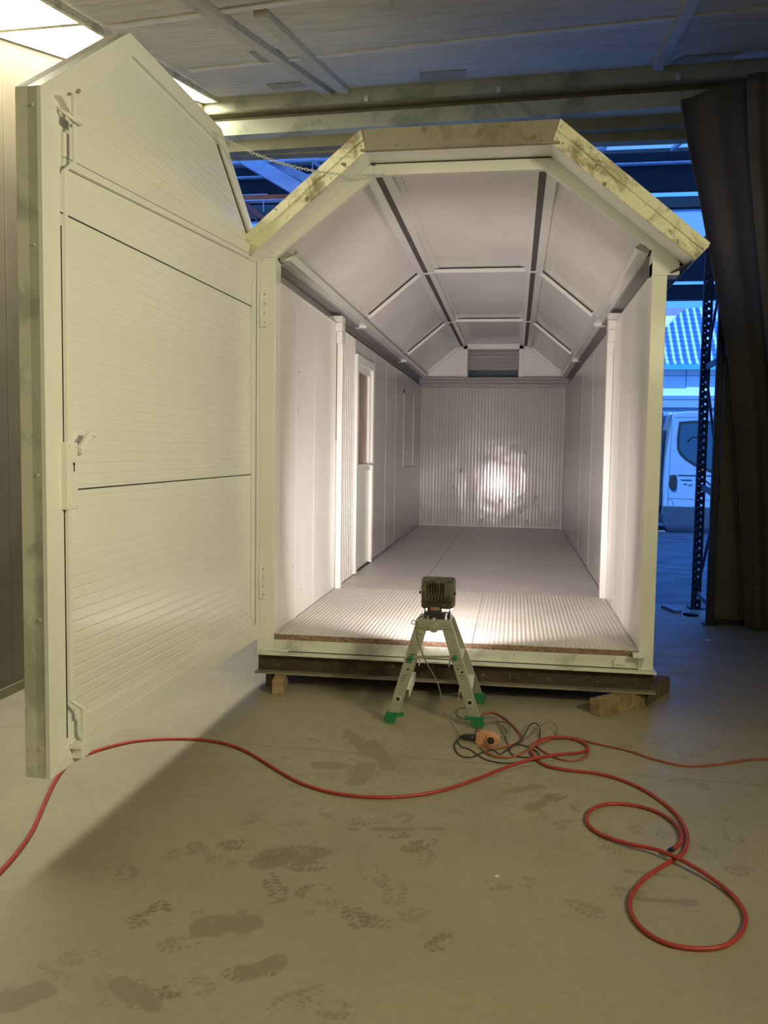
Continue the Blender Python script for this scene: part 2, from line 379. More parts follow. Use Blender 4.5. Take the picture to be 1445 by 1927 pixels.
# ------------------------------------------------------------------ workshop shell
def ceil_z(x, y):
    return 5.15+.02*(x+1.5)-.28*(3-y) if y > -2.6 else 5.15+.02*(x+1.5)-.28*5.6
def slab(pts, th=.02):
    """thin slab hanging under the ceiling plane at the given x,y corners"""
    b = MB(); top = [Vector((x, y, ceil_z(x, y)-.001)) for x, y in pts]; n = len(top)
    b.poly([p-Vector((0, 0, th)) for p in top]+top, [tuple(range(n)), tuple(range(2*n-1, n-1, -1))]+[(i, (i+1) % n, n+(i+1) % n, n+i) for i in range(n)])
    return b
b = MB()
for y0, y1 in ((-10, -2.6), (-2.6, 3.4)):
    P = [(-1.65, y0), (5.1, y0), (5.1, y1), (-1.65, y1)]
    lo = [Vector((x, y, ceil_z(x, y if y0 < -3 and y < -2.7 else y+1e-4))) for x, y in P]
    b.poly(lo+[p+Vector((0, 0, .1)) for p in lo], [(0, 1, 2, 3), (7, 6, 5, 4), (0, 4, 5, 1), (1, 5, 6, 2), (2, 6, 7, 3), (3, 7, 4, 0)])
struct(b.build('ceiling', 'ceiling'))
struct(MB().box(-1.75, -1.61, -10, 3.02, 0, 5.4).build('wall_left', 'wall'))
struct(MB().box(5.0, 5.14, -10, 3.0, 0, 5.4).build('wall_right', 'wall'))
struct(MB().box(-1.75, 5.14, -10.1, -10, 0, 5.4).build('wall_back', 'wall'))
struct(MB().box(-1.61, -1.595, -10, 3.0, 0, .06).build('baseboard_left', 'headerbrown'))
# far wall above and left of the big doorway
struct(MB().box(-1.61, 5.0, 3.26, 3.4, 4.66, 5.6).build('wall_far', 'headerbrown'))
# ceiling seams, battens, patches
for i, (y0, sl) in enumerate(((1.25, -.15), (-.40, -.2), (-2.0, -.15))):
    pts = [(-1.1, y0), (5.0, y0+sl*6.1), (5.0, y0+sl*6.1+.10), (-1.1, y0+.10)]
    struct(slab(pts, .012).build('trim_%d' % (i+1), plain('seam_strip', (.82, .79, .72), .5)))
def batten(pts, label, k):
    tag(slab(pts, .05).build('ceiling_batten', 'batten'), label, 'batten', None)
batten([(-.20, -2.4), (-.13, -2.4), (-.279, 3.0), (-.386, 3.0)], 'pale steel batten on the ceiling, the longer of the close pair, left one', 0)
batten([(-.001, -.5), (.08, -.5), (-.104, 2.99), (-.219, 3.02)], 'pale steel batten on the ceiling, right one of the close pair, cut short', 1)
batten([(.74, -2.4), (.81, -2.4), (.824, -.41), (.739, -.39)], 'short end of a pale batten at the top edge of the view', 2)
batten([(2.36, -2.4), (2.44, -2.4), (2.855, 2.95), (2.766, 2.95)], 'pale ceiling batten above the curtain rail, running away on the right', 3)
PT = plain('patch_sheet', (.40, .38, .30), .5)
for (x, y, w, h, l) in ((.66, 2.3, .42, .5, 'pale patch plate on the ceiling above the cabin roof, next to a dark stain'),
                        (-.75, 2.3, .35, .3, 'pale patch plate on the ceiling left of the close batten pair, near the header'),
                        (-.42, .75, .22, .45, 'small patch plate with rusty edge under the longer batten'),
                        (2.95, 2.45, .5, .4, 'dim patch plate on the ceiling near the curtain rail')):
    tag(slab([(x, y), (x+w, y), (x+w-.04, y+h), (x-.04, y+h)], .012).build('ceiling_patch', PT), l, 'plate')
# light tray along the left wall
def light_tray(y0, y1, label):
    r = root('ceiling_light', (-1.35, (y0+y1)/2, ceil_z(-1.35, (y0+y1)/2)), label, 'ceiling light', 'lamp trays along the left wall')
    xr = lambda y: -1.44+.135*(2.9-y)
    def piece(P, dz, th):
        lo = [Vector((x, y, ceil_z(x, y)-dz)) for x, y in P]; hi = [p+Vector((0, 0, th)) for p in lo]
        return MB().poly(lo+hi, [(0, 1, 2, 3), (7, 6, 5, 4), (0, 4, 5, 1), (1, 5, 6, 2), (2, 6, 7, 3), (3, 7, 4, 0)])
    a, c = y0+.035, y1-.035
    piece([(-1.608, y0), (-1.585, y0), (-1.585, y1), (-1.608, y1)], .05, .045).build('frame_rail', 'foil', r)
    piece([(xr(y0)-.03, y0), (xr(y0), y0), (xr(y1), y1), (xr(y1)-.03, y1)], .05, .045).build('frame_rail', 'foil', r)
    piece([(-1.585, y0), (xr(y0)-.03, y0), (xr(a)-.03, a), (-1.585, a)], .05, .045).build('frame_rail', 'foil', r)
    piece([(-1.585, c), (xr(c)-.03, c), (xr(y1)-.03, y1), (-1.585, y1)], .05, .045).build('frame_rail', 'foil', r)
    piece([(-1.585, a), (xr(a)-.03, a), (xr(c)-.03, c), (-1.585, c)], .045, .02).build('diffuser', 'tube', r)
light_tray(1.22, 2.95, 'glowing lamp tray on the ceiling showing beyond the gate, nearest the header beam')
light_tray(-.70, 1.22, 'glowing lamp tray on the ceiling above the near top corner of the gate')
light_tray(-2.5, -.70, 'glowing lamp tray in the top left corner of the view, foremost of the row')
# door header, stepped sheet-metal rails; each rises slightly to the right
def rail(name, y0, y1, z0, z1, x0, x1, mat, kind=True):
    b = MB(); t = lambda x: .02*(x+1.5)
    q = [(x, y, z+t(x)) for z in (z0, z1) for y in (y0, y1) for x in (x0, x1)]
    b.poly(q, [(0, 2, 3, 1), (4, 5, 7, 6), (0, 1, 5, 4), (2, 6, 7, 3), (0, 4, 6, 2), (1, 3, 7, 5)])
    return struct(b.build(name, mat, bevel=.004)) if kind else b.build(name, mat, bevel=.003)
rail('trim_4', 2.98, 3.10, 5.00, 5.15, -1.61, 5.0, 'header')
rail('trim_5', 2.95, 3.06, 4.972, 4.992, -1.61, 5.0, 'headerbrown')
rail('trim_6', 3.08, 3.16, 4.90, 5.01, -1.61, 5.0, 'headerbrown')
rail('trim_7', 2.99, 3.20, 4.77, 4.915, -1.61, 5.0, 'header')
rail('trim_8', 3.14, 3.26, 4.66, 4.80, -1.61, 5.0, 'headerbrown')
for x, l in ((.05, 'above the cabin roof, leftmost of three'), (1.33, 'above the cabin roof, middle of three'), (2.98, 'beside the curtain top, rightmost of three')):
    z = 4.99+.02*(x+1.5)
    tag(MB().box(x, x+.035, 2.90, 2.978, z+.005, z+.035).box(x, x+.035, 2.965, 2.979, z+.02, z+.07).build('rail_clip', 'white'), 'small pale metal clip on the curtain rail '+l, 'clip')

# ------------------------------------------------------------------ THE CABIN
C = root('cabin', (1.2, 4.5, .24), 'long white-painted steel cabin with angled roof, open front, standing on a steel beam', 'cabin')
ZF, ZW, ZE, L = .36, 2.73, 2.873, 9.0
def part(b, name, mat, par=None, bevel=0, label=None, **k):
    o = b.build(name, mat, par or C, bevel, **k)
    if label: o['label'] = label
    return o
part(MB().box(0, 2.4, 0, .10, .242, .322), 'front_sill', 'galvgrey', bevel=.003)
part(MB().box(2.255, 2.315, -.014, -.001, .268, .312).box(2.245, 2.26, -.02, 0, .262, .30), 'sill_bracket', 'frame', bevel=.003)
part(MB().box(2.36, 2.43, -.075, .0, .33, .352).prism([(2.395, -.07, .33), (2.395, 0, .33), (2.395, 0, .25)], (.03, 0, 0)), 'gate_stop', 'frame', bevel=.002)
part(MB().box(.0, .10, -.01, .09, .242, .25), 'post_foot', 'frame')
for s, (x0, x1) in enumerate(((-.118, 0), (2.4, 2.492))):
    o = part(MB().box(x0, x1, 0, .13, .24, 2.80), 'front_post', 'frame', bevel=.004)
c0, c1 = 2.4, 2.562
part(MB().prism([(c0, -.004, 2.715), (c1, -.004, 2.715), (c1, -.004, 2.79), (c1-.015, -.004, 2.805), (c1, -.004, 2.82), (c1, -.004, 2.873), (c0, -.004, 2.873)], (0, .14, 0)), 'post_capital', 'frame', bevel=.002)
part(MB().prism([(-.16, .004, 2.715), (0, .004, 2.715), (0, .004, 2.873), (-.16, .004, 2.873), (-.16, .004, 2.82), (-.145, .004, 2.805), (-.16, .004, 2.79)], (0, .13, 0)), 'post_capital', 'frame', bevel=.002)
# side rails of the floor frame
for x0, x1 in ((-.088, -.04), (2.44, 2.488)):
    part(MB().box(x0, x1, .13, L, .242, .36), 'side_rail', 'grey')
# floors
b = MB().box(0.003, 1.34, .012, .72, .338, ZF).box(1.345, 2.397, .012, .72, .338, ZF)
part(b, 'floor_mat', 'matfront')
b = MB().box(0.003, .30, .725, 2.06, .338, ZF).box(.303, 1.343, .725, 2.06, .338, ZF).box(1.346, 2.397, .725, 2.06, .338, ZF)
part(b, 'floor_mat', 'matfront')
part(MB().box(.003, 2.397, .006, 2.06, .323, .3375).box(.003, 1.0, 0.004, .02, .323, .3565).box(1.003, 2.397, .002, .02, .323, .3565), 'floor_board', 'chip')
part(MB().box(.003, .752, 2.063, 8.99, .33, ZF-.004).box(.757, 2.397, 2.063, 8.99, .33, ZF-.004), 'rear_floor', 'matrear')
# side walls
part(MB().box(-.04, 0, .13, .60, ZF, ZW-.012).box(-.04, -.003, .60, 2.0, ZF, ZW-.012), 'side_wall', 'wallL')
part(MB().box(-.042, .006, .13, 2.0, ZW-.012, ZW), 'wall_capping', 'paint')
part(MB().box(2.4, 2.44, .13, 2.0, ZF, ZW), 'side_wall', 'wallL')
part(MB().box(2.399, 2.402, .85, .86, ZF, ZW), 'wall_seam', 'paint')
part(MB().box(2.399, 2.402, 1.5, 1.506, ZF, ZW), 'wall_seam', 'paint')
part(MB().box(-.001, .0012, .565, .575, ZF, ZW), 'wall_seam', 'paint')
part(MB().box(-.001, .0012, 1.14, 1.155, ZF, ZW-.02), 'wall_seam', 'paint')
b = MB(); prof = [(-.04, 2.1, ZF)]+[(-.001-(.022 if k % 6 in (3, 4) else 0), 2.1+.78*k/54, ZF) for k in range(55)]+[(-.04, 2.88, ZF)]
part(b.prism(prof, (0, 0, 2.72-ZF)), 'side_wall', 'ribbed')
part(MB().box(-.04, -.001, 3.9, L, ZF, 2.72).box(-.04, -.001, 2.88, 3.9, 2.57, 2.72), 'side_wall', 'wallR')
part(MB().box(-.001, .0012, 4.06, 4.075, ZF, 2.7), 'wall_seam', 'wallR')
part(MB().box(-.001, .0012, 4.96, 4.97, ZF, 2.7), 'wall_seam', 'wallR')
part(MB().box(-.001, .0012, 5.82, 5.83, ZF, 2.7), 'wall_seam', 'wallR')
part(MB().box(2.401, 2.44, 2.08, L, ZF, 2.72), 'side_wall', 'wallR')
part(MB().box(2.3992, 2.402, 2.6, 2.615, ZF, 2.7), 'wall_seam', 'wallR')
part(MB().box(2.3992, 2.402, 3.9, 3.915, ZF, 2.7), 'wall_seam', 'wallR')
part(MB().box(2.3992, 2.402, 5.4, 5.41, ZF, 2.7), 'wall_seam', 'wallR')
# shadow gap at the floor edge, painted as thin dark strips
part(MB().box(0.0, .006, 4.0, 6.4, .375, .378).box(0, .009, 3.9, 4.02, .36, .378), 'shadow_strip', 'dark')
# middle posts with capitals
def mid_post(x0, x1, s):
    p = part(MB().box(x0, x1, 1.99, 2.07, ZF, 2.56), 'middle_post', 'paint', bevel=.004)
    xo = x0-.09 if s < 0 else x1+.09
    xi = x1 if s < 0 else x0
    b = MB().prism([(xi, 1.965, 2.56), (xi, 1.965, 2.80), (xo+(.0), 1.965, 2.80), (xo-s*.03, 1.965, 2.735), (xo-s*.05, 1.965, 2.725), (xo-s*.075, 1.965, 2.66), (xo-s*.09, 1.965, 2.65), (xo-s*.09, 1.965, 2.56)], (0, .13, 0))
    b.box(min(xi, xi+s*.1), max(xi, xi+s*.1), 1.958, 2.10, 2.733, 2.741).box(min(xi, xi+s*.05), max(xi, xi+s*.05), 1.958, 2.10, 2.652, 2.66)
    b.build('capital', 'paint', p, .002)
mid_post(.0, .05, -1); mid_post(2.345, 2.4, 1)
part(MB().box(-.003, .0, 1.985, 1.994, 1.7, 2.55), 'joint_gap', 'dark')
part(MB().box(2.4, 2.404, 1.985, 1.992, .9, 2.5), 'joint_gap', 'dark')
# wall plates (dull channel above each side wall) and eave rails
for s in (0, 1):
    mx = (lambda x: x) if s == 0 else (lambda x: 2.4-x)
    def bx(b, a, c, *r): return b.box(min(mx(a), mx(c)), max(mx(a), mx(c)), *r)
    b = MB(); bx(b, -.088, -.07, .13, L, ZW, 2.86); bx(b, -.088, .02, .13, L, 2.84, 2.86)
    part(b, 'wall_plate', 'grey')
    part(bx(MB(), -.069, -.060, .13, L, ZW, ZW+.045), 'joint_gap', 'dark')
    b = MB(); b.prism([(mx(.015), .06, 2.862), (mx(.085), .06, 2.862), (mx(.085), .06, 2.918), (mx(.015), .06, 2.90)], (0, L-.08, 0))
    part(b, 'eave_rail', 'paint')
    for y in (3.05, 6.25):
        part(bx(MB(), -.02, .09, y-.08, y+.02, 2.835, 2.862), 'rafter_shoe', 'paint')
# end torn lip at eave rails
part(MB().prism([(.03, .05, 2.86), (.10, .05, 2.90), (.07, .05, 2.92), (.0, .05, 2.885)], (0, .015, 0)).prism([(.10, .03, 2.885), (.145, .03, 2.905), (.13, .03, 2.93)], (0, .01, 0)), 'bent_flange', 'grey')
part(MB().prism([(2.37, .05, 2.86), (2.30, .05, 2.90), (2.33, .05, 2.92), (2.40, .05, 2.885)], (0, .015, 0)), 'bent_flange', 'grey')
# roof lining panels: three slopes, three bays
PA = [(0.0, 2.90), (.64, 3.425), (1.76, 3.425), (2.4, 2.90)]
BAYS = [(.055, 3.03), (3.07, 6.23), (6.27, 8.99)]
def slope_box(b, p, q, y0, y1, t0, t1):
    """box lying on the roof line p-q (x,z pairs) between two depths, from t0 to t1 measured outwards"""
    d = Vector((q[0]-p[0], 0, q[1]-p[1])); n = Vector((-d.z, 0, d.x)).normalized()
    a = Vector((p[0], y0, p[1]))+n*t0
    return b.obox(a, d, (0, y1-y0, 0), n*(t1-t0))
for i in range(3):
    for (y0, y1) in BAYS:
        part(slope_box(MB(), PA[i], PA[i+1], y0, y1, 0.003, .02), 'ceiling_panel', 'roofpanel')
# lap strips on the panels beside the ridge beams are thin raised steps
for y0, y1 in BAYS:
    b = slope_box(MB(), (.69, 3.424), (.80, 3.424), y0, y1, -.004, .0025); slope_box(b, (1.61, 3.424), (1.70, 3.424), y0, y1, -.004, .0025)
    part(b, 'lap_strip', 'roofpanel')
# ridge beams: two rails with a dark slot between them
for nm, ra, gp, rb in (('l', (.60, .648), (.648, .696), (.696, .752)), ('r', (1.650, 1.697), (1.697, 1.746), (1.746, 1.81))):
    za = (lambda x: 3.425-.82*max(0, .64-x)-.82*max(0, x-1.76))
    b = MB()
    for (x0, x1) in (ra, rb):
        b.prism([(x0, .055, za(x0)-.045), (x1, .055, za(x1)-.045), (x1, .055, za(x1)), (x0, .055, za(x0))], (0, 8.93, 0))
    part(b, 'ridge_rail', 'paint')
    b = MB().box(gp[0], gp[1], .055, 8.985, 3.3845, 3.428)
    part(b, 'ridge_slot', 'slot')
    for y in (3.05, 6.25): part(MB().box(ra[0], rb[1], y-.03, y+.03, 3.372, 3.379), 'joint_plate', 'paint')
# rafters
for y in (3.05, 6.25, 8.96):
    part(MB().box(.752, 1.65, y-.028, y+.028, 3.378, 3.424), 'rafter', 'paint', bevel=.002)
    part(slope_box(MB(), (.085, 2.97), (.60, 3.392), y-.028, y+.028, -.045, 0.001), 'rafter', 'paint', bevel=.002)
    part(slope_box(MB(), (1.81, 3.384), (2.315, 2.97), y-.028, y+.028, -.045, 0.001), 'rafter', 'paint', bevel=.002)
for y in (3.05, 6.25):
    part(slope_box(MB(), (.10, 2.98), (.60, 3.392), y-.0335, y-.0285, -.012, 0.0), 'joint_gap', 'dark')
    part(slope_box(MB(), (1.81, 3.384), (2.30, 2.98), y-.0335, y-.0285, -.012, 0.0), 'joint_gap', 'dark')
    part(MB().box(.76, 1.64, y-.0335, y-.0285, 3.414, 3.423), 'joint_gap', 'dark')
# back wall and gable
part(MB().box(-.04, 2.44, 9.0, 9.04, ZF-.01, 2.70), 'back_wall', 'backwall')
part(MB().box(.0, .015, 8.985, 9.0, ZF, 2.7), 'corner_strip', 'wallR')
part(MB().box(.225, .24, 8.992, 9.0, ZF, 2.68), 'corner_strip', 'wallR')
part(MB().box(1.195, 1.203, 8.996, 9.0, ZF, 2.69), 'corner_strip', 'wallR')
part(MB().box(2.15, 2.16, 8.992, 9.0, ZF, 2.68), 'corner_strip', 'wallR')
part(MB().box(2.375, 2.385, 8.985, 9.0, ZF, 2.62), 'corner_strip', 'wallR')
part(MB().box(.0, 2.4, 8.985, 9.0, ZF-.006, ZF+.012), 'corner_strip', 'wallR')
b = MB().box(-.04, 2.44, 8.95, 9.0, 2.70, 2.77).box(-.04, 2.44, 8.90, 9.0, 2.77, 2.82).box(-.04, 2.44, 8.85, 9.0, 2.82, 2.86)
part(b, 'back_crossbeam', 'grey', bevel=.006)
part(MB().prism([(.02, 9.0, 2.86), (.70, 9.0, 2.86), (.70, 9.0, 3.42), (.64, 9.0, 3.42)], (0, .03, 0)), 'gable_panel', M['gatepanel'])
part(MB().prism([(1.69, 9.0, 2.86), (2.38, 9.0, 2.86), (1.76, 9.0, 3.42), (1.69, 9.0, 3.42)], (0, .03, 0)), 'gable_panel', M['gatepanel'])
v = part(MB().box(.70, .765, 8.93, 9.0, 2.86, 3.40).box(1.62, 1.69, 8.93, 9.0, 2.86, 3.40).box(.70, 1.69, 8.93, 9.0, 3.335, 3.40), 'gable_window', 'paint', bevel=.002)
b = MB().box(.765, 1.62, 9.16, 9.18, 2.86, 3.335)
for k in range(9): b.box(.765, 1.62, 9.14, 9.165, 3.02+k*.035, 3.045+k*.035)
b.box(.765, 1.62, 9.11, 9.15, 3.20, 3.25)
b.build('shutter', 'grey', v)
MB().box(.765, 1.62, 9.12, 9.14, 2.86, 3.0).build('pane', M['glass'], v)
MB().box(.765, .78, 9.0, 9.16, 2.86, 3.335).box(1.605, 1.62, 9.0, 9.16, 2.86, 3.335).box(.765, 1.62, 9.0, 9.16, 3.32, 3.335).build('reveal', 'grey', v)
for x0, x1 in ((-.2, .16), (2.24, 2.6)): part(MB().box(x0, x1, 9.04, 9.07, 2.6, 2.99), 'leak_plate', 'galvgrey')  # plates added behind the gable corners to block leaking sky light
# side door in the left wall
d = part(MB().box(-.04, .025, 2.88, 2.96, ZF+.005, 2.57).box(-.04, .025, 3.84, 3.9, ZF+.005, 2.57).box(-.04, .025, 2.96, 3.84, 2.49, 2.57), 'side_door', 'paint')
MB().box(-.04, -.012, 2.96, 3.84, ZF+.01, 1.40).build('door_panel', 'paint', d)
MB().box(-.04, .002, 2.96, 3.04, 1.40, 2.49).box(-.04, .002, 3.74, 3.84, 1.40, 2.49).box(-.04, .002, 3.04, 3.74, 2.42, 2.49).box(-.04, .002, 3.04, 3.74, 1.40, 1.47).build('sash', 'paint', d, .003)
MB().box(-.035, -.025, 3.04, 3.74, 1.47, 2.42).build('pane', 'film', d)
MB().box(-.012, .05, 3.77, 3.80, 1.44, 1.455).tube([(.045, 3.785, 1.448), (.045, 3.66, 1.446)], .009).build('door_handle', 'white', d)
part(MB().box(.0, .004, 2.96, 3.84, ZF-.002, ZF+.014), 'door_gap', 'dark')
# masked window far down the left wall
w = part(MB().box(-.001, .006, 6.65, 6.72, 1.39, 2.5).box(-.001, .012, 7.80, 7.86, 1.39, 2.5).box(-.001, .006, 6.65, 7.86, 2.44, 2.5), 'side_window', 'wallR')
MB().box(-.001, .003, 6.72, 7.80, 1.40, 2.44).build('pane', 'wallR', w)
MB().box(.0, .02, 6.66, 7.84, 1.37, 1.385).build('window_sill', 'grey', w)
# rivets and scars on the front part of the left wall
for (y, z) in ((.62, 1.9), (.63, 2.18), (.5, .75), (.75, .55), (.95, .62), (.35, .9)): part(MB().disc((0, y, z), (1, 0, 0), .006, .004, 8), 'rivet', 'grey')
# roof arch over the opening
AO = [(-.12, 2.875), (-.085, 2.945), (.62, 3.447), (1.78, 3.447), (2.49, 2.945), (2.562, 2.875)]
AI = [(-.02, 2.872), (.0, 2.873), (.66, 3.378), (1.73, 3.378), (2.395, 2.873), (2.42, 2.872)]
def ring_seg(b, i, A, B, y0, y1):
    P = [A[i], A[i+1], B[i+1], B[i]]
    return b.prism([(x, y0, z) for x, z in P], (0, y1-y0, 0))
OUT = [(-.12, 2.875), (.625, 3.447), (1.775, 3.447), (2.562, 2.875)]
INN = [(.0, 2.873), (.66, 3.378), (1.73, 3.378), (2.4, 2.873)]
for i in range(3):
    part(ring_seg(MB(), i, OUT, INN, 0.0, .05), 'front_arch', 'frame', bevel=.003)
for i in range(3):
    O2 = [(x+(-.006 if x < 1.2 else .006), z+.009) for x, z in OUT]
    part(ring_seg(MB(), i, O2, OUT, -.002, .01), 'joint_gap', 'dark')
part(MB().box(.0, 2.4, -.0015, .0, .2405, .246), 'joint_gap', 'dark')
# outer roof: sheets with overhang, underside lining, fascia boards
FO = [(-.275, 2.845), (.605, 3.585), (1.808, 3.595), (2.69, 2.85)]
FI = [(-.20, 2.755), (.63, 3.452), (1.765, 3.455), (2.612, 2.758)]
for i in range(3):
    A = [(FO[i][0], FO[i][1]-.01), (FO[i+1][0], FO[i+1][1]-.01)]; B = [FI[i], FI[i+1]]
    P = [A[0], A[1], B[1], B[0]]
    part(MB().prism([(x, -.205, z) for x, z in P], (0, .215, 0)), 'roof_overhang', 'paint')
    part(slope_box(MB(), (PA[i][0]-(.2 if i == 0 else 0), PA[i][1]-(.16 if i == 0 else 0)), (PA[i+1][0]+(.2 if i == 2 else 0), PA[i+1][1]-(.16 if i == 2 else 0)), .05, 9.15, .03, .12), 'roof_sheet', 'galvgrey')
    mat = 'galvbrown' if i == 1 else 'galv'
    f = part(ring_seg(MB(), i, FO, FI, -.225, -.205), 'fascia_board', mat, label='brown muddy fascia board' if i == 1 else None)
    if i != 1:
        mid = [((a[0]*.55+b_[0]*.45), (a[1]*.55+b_[1]*.45)) for a, b_ in zip(FO, FI)]
        ring_seg(MB(), i, FO, mid, -.233, -.2251).build('folded_edge', mat, f)
    else:
        b = MB().box(.605, 1.808, -.245, -.225, 3.45, 3.462); b.build('folded_edge', mat, f)
part(MB().prism([(2.60, -.2, 2.75), (2.69, -.2, 2.845), (2.66, 4, 2.84), (2.56, 4, 2.74)], (0, .01, 0)).prism([(2.44, .14, 2.70), (2.60, -.2, 2.752), (2.60, 9, 2.752), (2.44, 9, 2.70)], (0, 0, .01)), 'eave_soffit', 'steelblue')
# dark joint lines at the arch corners
part(MB().prism([(.605, -.01, 3.49), (.618, -.01, 3.50), (.66, -.01, 3.44), (.645, -.01, 3.436)], (0, .009, 0)), 'joint_gap', 'dark')

# ------------------------------------------------------------------ the gate (full gable-shaped front door), hinged left, swung open towards the camera
TH = 1.554; GD = Vector((-math.cos(TH), -math.sin(TH), 0)); GH = Vector((-.104, -.004, 0)); GN = Vector((math.sin(TH), -math.cos(TH), 0))
def gp(s, z, t=0): return GH+GD*s+Vector((0, 0, z))+GN*t          # s from the hinge, z height, t out of the inner face
WD, Z0, Z1, Z2, S1 = 2.568, .328, 2.918, 3.437, .717
def g_prism(b, pts, t0, t1): return b.prism([gp(s, z, t0) for s, z in pts], GN*(t1-t0))
outl = [(0, Z0), (0, Z1), (S1, Z2), (WD-S1, Z2), (WD, Z1), (WD, Z0)]
inn = [(.075, Z0+.10), (.075, Z1-.035), (S1+.03, Z2-.085), (WD-S1-.03, Z2-.085), (WD-.12, Z1-.06), (WD-.12, Z0+.10)]
G = part(g_prism(MB(), [(.012, Z0+.02), (.012, Z1-.02), (S1, Z2-.02), (WD-S1, Z2-.02), (WD-.012, Z1-.02), (WD-.012, Z0+.02)], -.085, -.02), 'gate', 'gatepanel', label='gable-shaped full-width white gate swung open')
for i in range(6):
    j = (i+1) % 6
    o = g_prism(MB(), [outl[i], outl[j], inn[j], inn[i]], -.06, 0.0).build('frame_rail', 'frame', G, .003)
# galvanised end cover on the free edge and the sloping top, seen edge-on
def end_strip(a, b_, w0, w1, mat):
    a, b_ = Vector(a), Vector(b_); n = Vector(((b_-a).y, -(b_-a).x)).normalized()*.006
    q = [(a.x, a.y), (b_.x, b_.y), (b_.x+n.x, b_.y+n.y), (a.x+n.x, a.y+n.y)]
    return g_prism(MB(), q, w0, w1)
end_strip((WD, Z1), (WD, Z0), -.105, -.018, 'galvgrey').build('edge_cover', 'galvgrey', G, .001)
end_strip((WD-S1, Z2), (WD, Z1), -.105, -.012, 'galvbrown').build('edge_cover', 'galvbrown', G, .001)
end_strip((S1, Z2), (WD-S1, Z2), -.105, -.012, 'galvgrey').build('edge_cover', 'galvgrey', G, .001)
end_strip((0, Z1), (S1, Z2), -.105, -.012, 'galvgrey').build('edge_cover', 'galvgrey', G, .001)
g_prism(MB(), [(.012, Z0+.02), (.012, Z1-.02), (S1, Z2-.02), (WD-S1, Z2-.02), (WD-.012, Z1-.02), (WD-.012, Z0+.02)], -.105, -.0855).build('outer_skin', 'galvgrey', G)
# raised cross rail at eave height, inner stile
g_prism(MB(), [(.075, Z1-.06), (WD-.16, Z1-.20), (WD-.16, Z1-.105), (.075, Z1-.0)], -.02, .0).build('cross_rail', 'frame', G, .004)
g_prism(MB(), [(.075, Z1-.088), (WD-.16, Z1-.235), (WD-.16, Z1-.202), (.075, Z1-.062)], -.02, -.002).build('cross_rail', 'frame', G, .002)
g_prism(MB(), [(.075, Z0+.10), (.12, Z0+.14), (.12, Z1-.25), (.075, Z1-.2)], -.02, -.008).build('inner_stile', 'frame', G, .003)
g_prism(MB(), [(.09, Z0+.10), (WD-.13, Z0+.10), (WD-.13, Z0+.17), (.09, Z0+.14)], -.02, -.008).build('bottom_rail', 'frame', G, .003)
# dark joint lines
b = MB(); g_prism(b, [(.075, 2.532), (WD-.13, 2.505), (WD-.13, 2.511), (.075, 2.538)], -.02, -.0185); g_prism(b, [(.075, 1.44), (WD-.13, 1.432), (WD-.13, 1.438), (.075, 1.446)], -.02, -.0185)
g_prism(b, [(.069, Z0+.11), (.075, Z0+.11), (.075, Z1-.04), (.069, Z1-.04)], -.001, .0008)
g_prism(b, [(S1+.02, Z2-.092), (.078, Z1-.04), (.078, Z1-.05), (S1+.025, Z2-.1)], -.02, -.016)
g_prism(b, [(WD-.125, .45), (WD-.118, .45), (WD-.118, 2.45), (WD-.125, 2.45)], -.001, .001)
b.build('joint_line', 'dark', G)
# locking rod
def rodpts(l): return [gp(s, z, t) for s, z, t in l]
def flat_bar(l, w=.022, d=.008):
    b = MB()
    for (s0, z0, t0), (s1, z1, t1) in zip(l[:-1], l[1:]):
        b.poly([gp(s0-w/2, z0, t0), gp(s0+w/2, z0, t0), gp(s1+w/2, z1, t1), gp(s1-w/2, z1, t1), gp(s0-w/2, z0, t0+d), gp(s0+w/2, z0, t0+d), gp(s1+w/2, z1, t1+d), gp(s1-w/2, z1, t1+d)],
               [(0, 1, 2, 3), (7, 6, 5, 4), (0, 4, 5, 1), (1, 5, 6, 2), (2, 6, 7, 3), (3, 7, 4, 0)])
    return b
SR = WD-.135
flat_bar([(SR-.05, 2.975, .045), (SR-.03, 2.955, .045)], .02, .006).build('rod_tip', 'grey', G)
flat_bar([(SR-.03, 2.955, .030), (SR-.03, 2.70, .030), (SR+.01, 2.655, .012), (SR+.01, 1.60, .010)], .018, .012).build('locking_rod', 'frame', G, .002)
flat_bar([(SR+.01, 1.42, .010), (SR+.01, .60, .010), (SR-.045, .555, .03), (SR-.05, .40, .03)], .022, .014).build('locking_rod', 'frame', G, .002)
b = MB(); b.tube(rodpts([(SR+.03, 2.88, .0), (SR+.03, 2.86, .03), (SR-.0, 2.845, .05), (SR-.05, 2.845, .05), (SR-.07, 2.85, 0)]), .006, 8)
g_prism(b, [(SR-.06, 2.845), (SR+.0, 2.845), (SR+.0, 2.875), (SR-.06, 2.875)], .03, .05)
g_prism(b, [(SR-.015, 2.88), (SR+.055, 2.915), (SR-.015, 2.94)], .0, .03)
b.build('rod_guide', 'frame', G)
b = MB(); g_prism(b, [(SR-.09, .40), (SR-.0, .40), (SR-.0, .42), (SR-.09, .42)], 0, .055); g_prism(b, [(SR-.07, .355), (SR-.02, .355), (SR-.02, .40), (SR-.07, .40)], 0, .045)
b.build('rod_guide', 'frame', G, .003)
